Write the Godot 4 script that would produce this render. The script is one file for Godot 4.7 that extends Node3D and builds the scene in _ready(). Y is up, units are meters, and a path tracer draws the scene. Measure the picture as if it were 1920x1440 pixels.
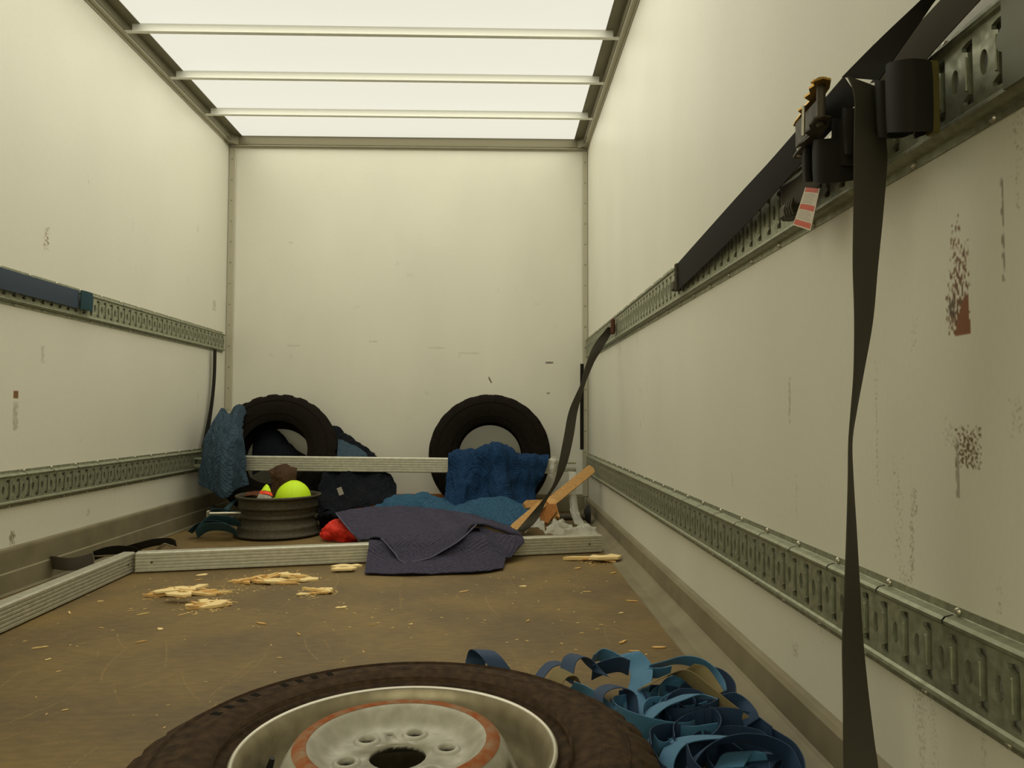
extends Node3D
# Inside of an empty box truck: translucent roof, cargo tracks, tyres, blankets, straps.
# x runs across (left wall -1.15, right wall 1.15), y up from the floor, z from the front wall (0) to the rear door.

const XL := -1.15
const XR := 1.15
const WALL_TOP := 2.3425
const LEN := 5.3
const PITCH := 0.0547
var M := {}
var rng := RandomNumberGenerator.new()
var used := {}

func _ready() -> void:
	rng.seed = 77
	var cam := Camera3D.new()
	cam.name = "camera"
	cam.fov = rad_to_deg(2.0 * atan(720.0 / 1380.0))
	cam.near = 0.02
	cam.far = 200.0
	cam.transform = Transform3D(Basis(Vector3(0.999746, 0.002398, 0.022397), Vector3(-0.003318, 0.999149, 0.041124), Vector3(-0.022279, -0.041188, 0.998903)), Vector3(0.559, 0.62, 4.6886))
	add_child(cam)
	cam.current = true
	var env := Environment.new()
	env.background_mode = Environment.BG_SKY
	var sky := Sky.new()
	var sm := ProceduralSkyMaterial.new()
	sm.sky_top_color = Color(0.66, 0.645, 0.54)
	sm.sky_horizon_color = Color(0.68, 0.66, 0.55)
	sm.ground_bottom_color = Color(0.22, 0.21, 0.19)
	sm.ground_horizon_color = Color(0.4, 0.39, 0.37)
	sm.sky_energy_multiplier = SKY_E
	sm.ground_energy_multiplier = SKY_E
	sm.sun_angle_max = 0.0
	sky.sky_material = sm
	env.sky = sky
	env.tonemap_mode = Environment.TONE_MAPPER_LINEAR
	env.tonemap_exposure = 1.0
	env.sdfgi_enabled = true
	env.ssao_enabled = true
	env.ssil_enabled = true
	var we := WorldEnvironment.new()
	we.name = "world_environment"
	we.environment = env
	add_child(we)
	materials()
	ceiling_lights()
	shell()
	tracks()
	beams()
	tyres()
	blankets()
	cargo()
	straps()
	strap_heap()
	splinters()

const SKY_E := 1.8
const ROOF_E := 0.435
const ROOF_COLOR := Color(1.0, 0.98, 0.89)
const ROOF_GLOW := Color(0.968, 0.955, 0.888)

# ---------------------------------------------------------------- helpers
func tag(o: Node, label := "", category := "", group := "", kind := "") -> Node:
	if label: o.set_meta("label", label)
	if category: o.set_meta("category", category)
	if group: o.set_meta("group", group)
	if kind: o.set_meta("kind", kind)
	return o

func numbered(called: String) -> String:
	if not used.has(called):
		used[called] = 0
		return called
	used[called] += 1
	return "%s_%03d" % [called, used[called]]

func base(called: String, at := Vector3.ZERO, basis := Basis()) -> Node3D:
	var o := Node3D.new()
	o.name = numbered(called)
	add_child(o, true)
	o.transform = Transform3D(basis, at)
	return o

func begin() -> SurfaceTool:
	var st := SurfaceTool.new()
	st.begin(Mesh.PRIMITIVE_TRIANGLES)
	return st

func obj(called: String, st, m: Material, parent: Node = null) -> MeshInstance3D:
	var o := MeshInstance3D.new()
	if st is SurfaceTool:
		o.mesh = st.commit()
	else:
		o.mesh = st
	o.material_override = m
	if parent == null or parent == self:
		o.name = numbered(called)
		add_child(o, true)
	else:
		o.name = called
		parent.add_child(o, true)
	return o

# a flat quad, corners given anticlockwise as seen from its front
func quad(st: SurfaceTool, a: Vector3, b: Vector3, c: Vector3, d: Vector3, ua := Vector2(0, 1), ub := Vector2(1, 1), uc := Vector2(1, 0), ud := Vector2(0, 0)) -> void:
	var n := (b - a).cross(c - a)
	if n.length_squared() < 1e-16: n = (c - a).cross(d - a)
	n = n.normalized()
	for e in [[a, ua], [c, uc], [b, ub], [a, ua], [d, ud], [c, uc]]:
		st.set_normal(n)
		st.set_uv(e[1])
		st.add_vertex(e[0])

func tri(st: SurfaceTool, a: Vector3, b: Vector3, c: Vector3, n: Vector3) -> void:
	if (b - a).cross(c - a).dot(n) > 0:
		var s := b
		b = c
		c = s
	for p in [a, b, c]:
		st.set_normal(n)
		st.set_uv(Vector2(p.x, p.y))
		st.add_vertex(p)

# a box with chamfered edges, b its basis (unit axes)
func bx(st: SurfaceTool, at: Vector3, size: Vector3, bevel := 0.0, b := Basis()) -> void:
	var h := size / 2.0
	var k: float = min(bevel, min(h.x, min(h.y, h.z)) * 0.9)
	var ax := [b.x, b.y, b.z]
	for i in 3:
		var u := (i + 1) % 3
		var v := (i + 2) % 3
		for s in [-1.0, 1.0]:
			var n: Vector3 = ax[i] * s
			var c: Vector3 = at + n * h[i]
			var du: Vector3 = ax[u] * (h[u] - k) * s
			var dv: Vector3 = ax[v] * (h[v] - k)
			quad(st, c - du - dv, c + du - dv, c + du + dv, c - du + dv)
	if k <= 0: return
	for i in 3:
		var u := (i + 1) % 3
		var v := (i + 2) % 3
		for s in [-1.0, 1.0]:
			for t in [-1.0, 1.0]:
				var e: Vector3 = ax[i] * (h[i] - k)
				var p: Vector3 = at + ax[u] * s * h[u] + ax[v] * t * (h[v] - k)
				var q: Vector3 = at + ax[u] * s * (h[u] - k) + ax[v] * t * h[v]
				if s * t > 0: quad(st, p - e, p + e, q + e, q - e)
				else: quad(st, p + e, p - e, q - e, q + e)
	for s in [-1.0, 1.0]:
		for t in [-1.0, 1.0]:
			for r in [-1.0, 1.0]:
				var p: Vector3 = at + b.x * s * h.x + b.y * t * (h.y - k) + b.z * r * (h.z - k)
				var q: Vector3 = at + b.x * s * (h.x - k) + b.y * t * h.y + b.z * r * (h.z - k)
				var w: Vector3 = at + b.x * s * (h.x - k) + b.y * t * (h.y - k) + b.z * r * h.z
				tri(st, p, q, w, (b.x * s + b.y * t + b.z * r).normalized())

# smooth grid of points (rows of equal length), with normals and UVs in metres times uvs
func sheet(st: SurfaceTool, g: Array, uvs := 1.0, flip := false, wrap_u := false) -> void:
	var nv := g.size()
	var nu: int = g[0].size()
	var nor := []
	for j in nv:
		var r := []
		for i in nu:
			var l: int = (i - 1 + nu - 1) % (nu - 1) if wrap_u else max(i - 1, 0)
			var rr: int = (i + 1) % (nu - 1) if wrap_u else min(i + 1, nu - 1)
			var a: Vector3 = g[j][rr] - g[j][l]
			var c: Vector3 = g[min(j + 1, nv - 1)][i] - g[max(j - 1, 0)][i]
			var n := c.cross(a)
			r.append(n.normalized() * (-1.0 if flip else 1.0) if n.length_squared() > 1e-18 else Vector3.UP)
		nor.append(r)
	var uv := []
	for j in nv:
		var r := []
		var acc := 0.0
		for i in nu:
			if i > 0: acc += (g[j][i] - g[j][i - 1]).length()
			var vv: float = 0.0 if j == 0 else uv[j - 1][i].y + (g[j][i] - g[j - 1][i]).length() * uvs
			r.append(Vector2(acc * uvs, vv))
		uv.append(r)
	for j in nv - 1:
		for i in nu - 1:
			var ids := [[j, i], [j, i + 1], [j + 1, i + 1], [j, i], [j + 1, i + 1], [j + 1, i]]
			if flip: ids = [[j, i], [j + 1, i + 1], [j, i + 1], [j, i], [j + 1, i], [j + 1, i + 1]]
			for d in ids:
				st.set_normal(nor[d[0]][d[1]])
				st.set_uv(uv[d[0]][d[1]])
				st.add_vertex(g[d[0]][d[1]])

# a sheet with thickness: front, back and closed rim
func slab(st: SurfaceTool, g: Array, thick: float, uvs := 1.0) -> void:
	var nv := g.size()
	var nu: int = g[0].size()
	var f := []
	var k := []
	for j in nv:
		var rf := []
		var rk := []
		for i in nu:
			var a: Vector3 = g[j][min(i + 1, nu - 1)] - g[j][max(i - 1, 0)]
			var c: Vector3 = g[min(j + 1, nv - 1)][i] - g[max(j - 1, 0)][i]
			var n := c.cross(a).normalized()
			var t := thick / 2.0
			if i == 0 or j == 0 or i == nu - 1 or j == nv - 1: t *= 0.55
			rf.append(g[j][i] + n * t)
			rk.append(g[j][i] - n * t)
		f.append(rf)
		k.append(rk)
	sheet(st, f, uvs)
	sheet(st, k, uvs, true)
	var loop := []
	for i in nu: loop.append([0, i])
	for j in range(1, nv): loop.append([j, nu - 1])
	for i in range(nu - 2, -1, -1): loop.append([nv - 1, i])
	for j in range(nv - 2, 0, -1): loop.append([j, 0])
	for q in loop.size():
		var a: Array = loop[q]
		var b: Array = loop[(q + 1) % loop.size()]
		quad(st, f[a[0]][a[1]], f[b[0]][b[1]], k[b[0]][b[1]], k[a[0]][a[1]])

func crom(a: Vector3, b: Vector3, c: Vector3, d: Vector3, t: float) -> Vector3:
	return 0.5 * ((2.0 * b) + (c - a) * t + (2.0 * a - 5.0 * b + 4.0 * c - d) * t * t + (3.0 * b - a - 3.0 * c + d) * t * t * t)

func along(p: Array, t: float) -> Vector3:
	var n := p.size()
	var x: float = clamp(t, 0.0, 1.0) * (n - 1)
	var i: int = min(int(x), n - 2)
	var a: Vector3 = p[i - 1] if i > 0 else 2.0 * p[0] - p[1]
	var d: Vector3 = p[i + 2] if i + 2 < n else 2.0 * p[n - 1] - p[n - 2]
	return crom(a, p[i], p[i + 1], d, x - i)

# a patch through a small net of control points, with wrinkles
func patch(net: Array, nu: int, nv: int, wrinkle := 0.0, freq := 8.0, seed := 1, stretch := Vector3.ONE) -> Array:
	var noise := FastNoiseLite.new()
	noise.seed = seed
	noise.noise_type = FastNoiseLite.TYPE_SIMPLEX_SMOOTH
	noise.frequency = freq
	noise.fractal_octaves = 3
	noise.domain_warp_enabled = false
	var g := []
	for j in nv + 1:
		var r := []
		for i in nu + 1:
			var col := []
			for row in net: col.append(along(row, float(i) / nu))
			r.append(along(col, float(j) / nv))
		g.append(r)
	if wrinkle > 0.0:
		var o := []
		for j in nv + 1:
			var r := []
			for i in nu + 1:
				var a: Vector3 = g[j][min(i + 1, nu)] - g[j][max(i - 1, 0)]
				var c: Vector3 = g[min(j + 1, nv)][i] - g[max(j - 1, 0)][i]
				var n := c.cross(a).normalized()
				var p: Vector3 = g[j][i]
				var w: float = noise.get_noise_3dv(p * stretch) * 0.7 + (0.5 - abs(noise.get_noise_3dv(p * stretch * 1.7 + Vector3(3, 1, 7)))) * 0.6
				p += n * w * wrinkle
				if p.y < 0.004: p.y = 0.004
				r.append(p)
			o.append(r)
		g = o
	return g

# webbing: list of [centre, half width vector]
func ribbon(st: SurfaceTool, spec: Array, thick := 0.0025, steps := 8) -> void:
	var cs := []
	var hs := []
	for e in spec:
		cs.append(e[0])
		hs.append(e[1])
	var n := (spec.size() - 1) * steps
	var g := []
	for k in n + 1:
		var t := float(k) / n
		var c := along(cs, t)
		var h := along(hs, t)
		g.append([c - h, c - h * 0.5, c, c + h * 0.5, c + h])
	slab(st, g, thick, 1.0)

# the same from a path and one width direction
func band(st: SurfaceTool, path: Array, half: Vector3, thick := 0.0025, steps := 8) -> void:
	var spec := []
	for p in path: spec.append([p, half])
	ribbon(st, spec, thick, steps)

func tube(st: SurfaceTool, pts: Array, r, sides := 12, caps := true) -> void:
	var g := []
	var up := Vector3.UP
	for k in pts.size():
		var d: Vector3 = (pts[min(k + 1, pts.size() - 1)] - pts[max(k - 1, 0)]).normalized()
		if abs(d.dot(up)) > 0.95: up = Vector3.RIGHT
		var x := d.cross(up).normalized()
		var y := x.cross(d).normalized()
		up = y
		var rad: float = r[k] if r is Array else r
		var row := []
		for i in sides + 1:
			var a := TAU * i / sides
			row.append(pts[k] + (x * cos(a) + y * sin(a)) * rad)
		g.append(row)
	sheet(st, g, 1.0, true, true)
	if caps:
		for e in [[0, 1], [pts.size() - 1, pts.size() - 2]]:
			var n: Vector3 = (pts[e[0]] - pts[e[1]]).normalized()
			for i in sides: tri(st, pts[e[0]], g[e[0]][i], g[e[0]][i + 1], n)

# turned profile (radius, height) about the y axis of b, at p; the profile runs so that the outside is on its left going up
func lathe(st: SurfaceTool, prof: Array, seg: int, p := Vector3.ZERO, b := Basis(), flip := false) -> void:
	var g := []
	for q in prof:
		var row := []
		for i in seg + 1:
			var a := TAU * i / seg
			row.append(p + b * Vector3(cos(a) * q.x, q.y, sin(a) * q.x))
		g.append(row)
	sheet(st, g, 1.0, flip, true)

func solid_from(g2: PackedVector2Array, depth: float, at: Transform3D, st: SurfaceTool) -> void:
	var ids := Geometry2D.triangulate_polygon(g2)
	var n := at.basis.z.normalized()
	for s in [0.0, 1.0]:
		for k in range(0, ids.size(), 3):
			tri(st, at * Vector3(g2[ids[k]].x, g2[ids[k]].y, s * depth), at * Vector3(g2[ids[k + 1]].x, g2[ids[k + 1]].y, s * depth), at * Vector3(g2[ids[k + 2]].x, g2[ids[k + 2]].y, s * depth), n if s > 0.5 else -n)
	var m := g2.size()
	var cc := Geometry2D.is_polygon_clockwise(g2)
	for k in m:
		var a := g2[k]
		var c := g2[(k + 1) % m]
		if cc:
			var s2 := a
			a = c
			c = s2
		quad(st, at * Vector3(a.x, a.y, 0), at * Vector3(c.x, c.y, 0), at * Vector3(c.x, c.y, depth), at * Vector3(a.x, a.y, depth))

# ---------------------------------------------------------------- materials
func mat(called: String, c: Color, rough := 0.8, metal := 0.0) -> StandardMaterial3D:
	var m := StandardMaterial3D.new()
	m.resource_name = called
	m.albedo_color = c
	m.roughness = rough
	m.metallic = metal
	if metal == 0.0 and rough > 0.75: m.metallic_specular = 0.25
	M[called] = m
	return m

func noise_tex(freq: float, seed: int, lo: Color, hi: Color, normal := false, octaves := 4, size := 512) -> NoiseTexture2D:
	var n := FastNoiseLite.new()
	n.seed = seed
	n.frequency = freq
	n.fractal_octaves = octaves
	var t := NoiseTexture2D.new()
	t.width = size
	t.height = size
	t.seamless = true
	t.noise = n
	var gr := Gradient.new()
	gr.set_color(0, lo)
	gr.set_color(1, hi)
	t.color_ramp = gr
	return t

func tri_uv(m: StandardMaterial3D, scale: float, world := true) -> void:
	m.uv1_triplanar = true
	m.uv1_world_triplanar = world
	m.uv1_scale = Vector3.ONE * scale

func fabric(called: String, c: Color, c2: Color, seed: int) -> StandardMaterial3D:
	var m := mat(called, Color.WHITE, 0.95)
	m.albedo_texture = noise_tex(0.03, seed, c, c2)
	m.uv1_scale = Vector3(3, 3, 3)
	m.heightmap_enabled = true
	m.heightmap_scale = 0.42
	m.heightmap_texture = quilt
	return m

var quilt: Texture2D

func quilt_image() -> Image:
	# zigzag stitching, in low relief: rows of chevrons with a soft puff between the seams
	var im := Image.create(256, 256, false, Image.FORMAT_L8)
	for y in 256:
		for x in 256:
			var z := absf(fmod(x / 128.0, 1.0) - 0.5) * 2.0
			var s := fmod(y / 256.0 * 14.0 + z * 4.0, 1.0)
			var d := absf(s - 0.5) * 2.0
			var v: float = 1.0 - pow(d, 5.0)
			v *= 0.85 + 0.15 * (1.0 - pow(absf(z * 2.0 - 1.0), 10.0))
			im.set_pixel(x, y, Color(v, v, v))
	return im

func materials() -> void:
	quilt = ImageTexture.create_from_image(quilt_image())
	var m := mat("galvanised", Color.WHITE, 0.5, 0.55)
	m.albedo_texture = noise_tex(0.02, 5, Color(0.50, 0.51, 0.43), Color(0.66, 0.67, 0.58))
	m.roughness_texture = noise_tex(0.03, 6, Color(0.45, 0.45, 0.45), Color(0.9, 0.9, 0.9))
	m.roughness = 0.75
	tri_uv(m, 4.0)
	m = mat("kick_metal", Color.WHITE, 0.6, 0.25)
	m.albedo_texture = noise_tex(0.01, 9, Color(0.46, 0.43, 0.34), Color(0.58, 0.54, 0.44))
	tri_uv(m, 0.9)
	m = mat("aluminium", Color.WHITE, 0.45, 0.55)
	m.albedo_texture = noise_tex(0.02, 15, Color(0.70, 0.69, 0.63), Color(0.82, 0.81, 0.75))
	tri_uv(m, 3.0)
	mat("groove", Color(0.35, 0.34, 0.3), 0.7, 0.4)
	mat("trim_paint", Color(0.70, 0.68, 0.60), 0.55, 0.2)
	mat("rail_metal", Color(0.47, 0.45, 0.36), 0.6, 0.3)
	mat("rafter_paint", Color(0.90, 0.90, 0.86), 0.6, 0.1)
	m = mat("rubber", Color.WHITE, 0.85)
	m.albedo_texture = noise_tex(0.02, 21, Color(0.19, 0.15, 0.115), Color(0.35, 0.275, 0.205))
	tri_uv(m, 4.0, false)
	m = mat("old_rubber", Color.WHITE, 0.9)
	m.albedo_texture = noise_tex(0.02, 22, Color(0.075, 0.062, 0.046), Color(0.125, 0.105, 0.078))
	tri_uv(m, 4.0, false)
	m = mat("silver_steel", Color.WHITE, 0.5, 0.12)
	m.albedo_texture = noise_tex(0.02, 31, Color(0.60, 0.585, 0.53), Color(0.80, 0.79, 0.75))
	tri_uv(m, 3.0, false)
	m = mat("rim_steel", Color.WHITE, 0.42, 0.6)
	m.albedo_texture = noise_tex(0.02, 35, Color(0.58, 0.54, 0.45), Color(0.74, 0.70, 0.61))
	tri_uv(m, 3.0, false)
	m = mat("bare_steel", Color(0.74, 0.72, 0.66), 0.35, 0.8)
	m = mat("dark_steel", Color.WHITE, 0.6, 0.45)
	m.albedo_texture = noise_tex(0.02, 33, Color(0.24, 0.22, 0.175), Color(0.36, 0.335, 0.27))
	tri_uv(m, 5.0, false)
	m = mat("rust", Color.WHITE, 0.9, 0.0)
	m.albedo_texture = noise_tex(0.012, 34, Color(0.62, 0.58, 0.50), Color(0.62, 0.28, 0.12))
	tri_uv(m, 5.0, false)
	mat("zinc_gold", Color(0.78, 0.62, 0.30), 0.35, 0.85)
	mat("hole_dark", Color(0.06, 0.055, 0.05), 0.9)
	m = mat("webbing_black", Color.WHITE, 0.8)
	m.albedo_texture = noise_tex(0.15, 41, Color(0.125, 0.12, 0.105), Color(0.18, 0.17, 0.15))
	m.uv1_scale = Vector3(12, 12, 12)
	m = mat("webbing_worn", Color.WHITE, 0.8)
	m.albedo_texture = noise_tex(0.15, 46, Color(0.25, 0.24, 0.21), Color(0.32, 0.305, 0.27))
	m.uv1_scale = Vector3(12, 12, 12)
	m = mat("webbing_slate", Color.WHITE, 0.75)
	m.albedo_texture = noise_tex(0.1, 48, Color(0.15, 0.20, 0.26), Color(0.22, 0.28, 0.35))
	m.uv1_scale = Vector3(6, 6, 6)
	m = mat("webbing_grey", Color.WHITE, 0.8)
	m.albedo_texture = noise_tex(0.15, 42, Color(0.27, 0.25, 0.22), Color(0.36, 0.335, 0.30))
	m.uv1_scale = Vector3(12, 12, 12)
	m = mat("webbing_blue", Color.WHITE, 0.7)
	m.albedo_texture = noise_tex(0.1, 43, Color(0.20, 0.40, 0.56), Color(0.32, 0.55, 0.70))
	m.uv1_scale = Vector3(6, 6, 6)
	m.rim_enabled = true
	m.rim = 0.2
	m = mat("webbing_navy", Color.WHITE, 0.7)
	m.albedo_texture = noise_tex(0.1, 47, Color(0.10, 0.19, 0.31), Color(0.17, 0.29, 0.43))
	m.uv1_scale = Vector3(6, 6, 6)
	m = mat("webbing_tan", Color.WHITE, 0.8)
	m.albedo_texture = noise_tex(0.1, 44, Color(0.46, 0.41, 0.29), Color(0.56, 0.51, 0.37))
	m.uv1_scale = Vector3(8, 8, 8)
	m = mat("webbing_teal", Color.WHITE, 0.8)
	m.albedo_texture = noise_tex(0.1, 45, Color(0.14, 0.22, 0.25), Color(0.24, 0.34, 0.37))
	m.uv1_scale = Vector3(6, 6, 6)
	fabric("quilt_navy", Color(0.225, 0.215, 0.28), Color(0.295, 0.285, 0.355), 51)
	fabric("quilt_blue", Color(0.085, 0.18, 0.30), Color(0.135, 0.25, 0.39), 52)
	fabric("quilt_teal", Color(0.16, 0.29, 0.40), Color(0.24, 0.38, 0.48), 53)
	fabric("quilt_grey", Color(0.19, 0.25, 0.31), Color(0.27, 0.34, 0.39), 54)
	fabric("quilt_dark", Color(0.05, 0.06, 0.08), Color(0.095, 0.11, 0.14), 55)
	mat("hem", Color(0.36, 0.35, 0.43), 0.9)
	m = mat("red_cloth", Color(0.85, 0.16, 0.08), 0.7)
	mat("hi_vis", Color(0.80, 0.95, 0.06), 0.6)
	mat("orange_cloth", Color(0.95, 0.30, 0.15), 0.7)
	mat("reflective", Color(0.66, 0.64, 0.60), 0.5)
	mat("brown_cloth", Color(0.27, 0.20, 0.14), 0.95)
	mat("black_plastic", Color(0.10, 0.10, 0.09), 0.6)
	m = mat("plank", Color.WHITE, 0.85)
	m.albedo_texture = noise_tex(0.02, 61, Color(0.70, 0.53, 0.33), Color(0.84, 0.67, 0.44))
	m.uv1_triplanar = true
	m.uv1_scale = Vector3(3, 14, 14)
	m = mat("plank_dark", Color.WHITE, 0.85)
	m.albedo_texture = noise_tex(0.02, 62, Color(0.52, 0.33, 0.17), Color(0.66, 0.45, 0.26))
	m.uv1_triplanar = true
	m.uv1_scale = Vector3(3, 14, 14)
	for k in 3:
		m = mat("splinter_%d" % k, [Color(0.92, 0.80, 0.56), Color(0.85, 0.69, 0.45), Color(0.96, 0.86, 0.64)][k], 0.9)
	m = mat("plastic_film", Color(0.85, 0.85, 0.80, 0.30), 0.4)
	m.transparency = BaseMaterial3D.TRANSPARENCY_ALPHA
	m.cull_mode = BaseMaterial3D.CULL_DISABLED
	m = mat("roof_sheet", ROOF_GLOW, 0.6)
	m.emission_enabled = true
	m.emission = ROOF_GLOW
	m.emission_energy_multiplier = 0.86
	m.albedo_color = Color(0.3, 0.3, 0.28)

func wall_image(w: int, h: int, seed: int) -> Image:
	var n := FastNoiseLite.new()
	n.seed = seed
	n.frequency = 0.004
	n.fractal_octaves = 4
	var n2 := FastNoiseLite.new()
	n2.seed = seed + 3
	n2.frequency = 0.35
	var im := Image.create(w, h, false, Image.FORMAT_RGB8)
	for y in h:
		for x in w:
			var v := 1.0 + n.get_noise_2d(x, y * 0.5) * 0.025 + n2.get_noise_2d(x, y * 0.3) * 0.012
			im.set_pixel(x, y, Color(0.865 * v, 0.855 * v, 0.80 * v))
	return im

# a scuff on a wall picture: c centre and s size in metres on the wall, speckled where dense < 1
func scuff(im: Image, ext: Vector2, c: Vector2, s: Vector2, col: Color, dense: float, seed: int, streak := 0.3, fine := 0.5) -> void:
	var n := FastNoiseLite.new()
	n.seed = seed
	n.frequency = fine
	n.fractal_octaves = 2
	var k := Vector2(im.get_width() / ext.x, im.get_height() / ext.y)
	var c2 := Vector2(c.x * k.x, (ext.y - c.y) * k.y)
	var r := Vector2(s.x * k.x, s.y * k.y) / 2.0
	for y in range(int(c2.y - r.y), int(c2.y + r.y) + 1):
		for x in range(int(c2.x - r.x), int(c2.x + r.x) + 1):
			if x < 0 or y < 0 or x >= im.get_width() or y >= im.get_height(): continue
			var d := Vector2((x - c2.x) / max(r.x, 0.5), (y - c2.y) / max(r.y, 0.5))
			var e: float = max(absf(d.x), absf(d.y))
			var t: float = n.get_noise_2d(x, y * streak) * 0.5 + 0.5 - 0.35 * maxf(e - 0.5, 0.0)
			if t < 1.0 - dense: continue
			var a := clampf((t - 1.0 + dense) * 5.0, 0.0, 1.0) * col.a
			im.set_pixel(x, y, im.get_pixel(x, y).lerp(Color(col, 1.0), a))

func picture(called: String, im: Image, rough: float) -> StandardMaterial3D:
	var m := mat(called, Color.WHITE, rough)
	m.albedo_texture = ImageTexture.create_from_image(im)
	return m

# ---------------------------------------------------------------- light
func ceiling_lights() -> void:
	# daylight comes through the translucent roof sheet, bay by bay between the rafters
	var zs := bays()
	for k in zs.size() - 1:
		var l := AreaLight3D.new()
		l.name = "skylight_%03d" % k
		l.area_size = Vector2(2.10, zs[k + 1] - zs[k] - 0.05)
		l.area_normalize_energy = false
		l.light_color = ROOF_COLOR
		l.light_energy = ROOF_E
		l.area_range = 12.0
		l.shadow_enabled = true
		l.position = Vector3(0, WALL_TOP + 0.043, (zs[k] + zs[k + 1]) / 2.0)
		l.rotation_degrees.x = -90
		add_child(l)

func bays() -> Array:
	return [0.02, 0.4617, 0.9238, 1.3837, 1.845, 2.306, 2.768, 3.229, 3.69, 4.152, 4.613, 5.2]

# ---------------------------------------------------------------- the box body
func wall_box(called: String, a: Vector3, b: Vector3, c: Vector3, d: Vector3, out: Vector3, m: Material) -> MeshInstance3D:
	# inner face a b c d (anticlockwise from inside) with its picture, and 40 mm of thickness behind it
	var st := begin()
	quad(st, a, b, c, d)
	var e := out * 0.04
	quad(st, b + e, a + e, d + e, c + e)
	quad(st, a + e, b + e, b, a)
	quad(st, c + e, d + e, d, c)
	quad(st, b + e, c + e, c, b)
	quad(st, d + e, a + e, a, d)
	var o := obj(called, st, m)
	tag(o, "", "", "", "structure")
	return o

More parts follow.
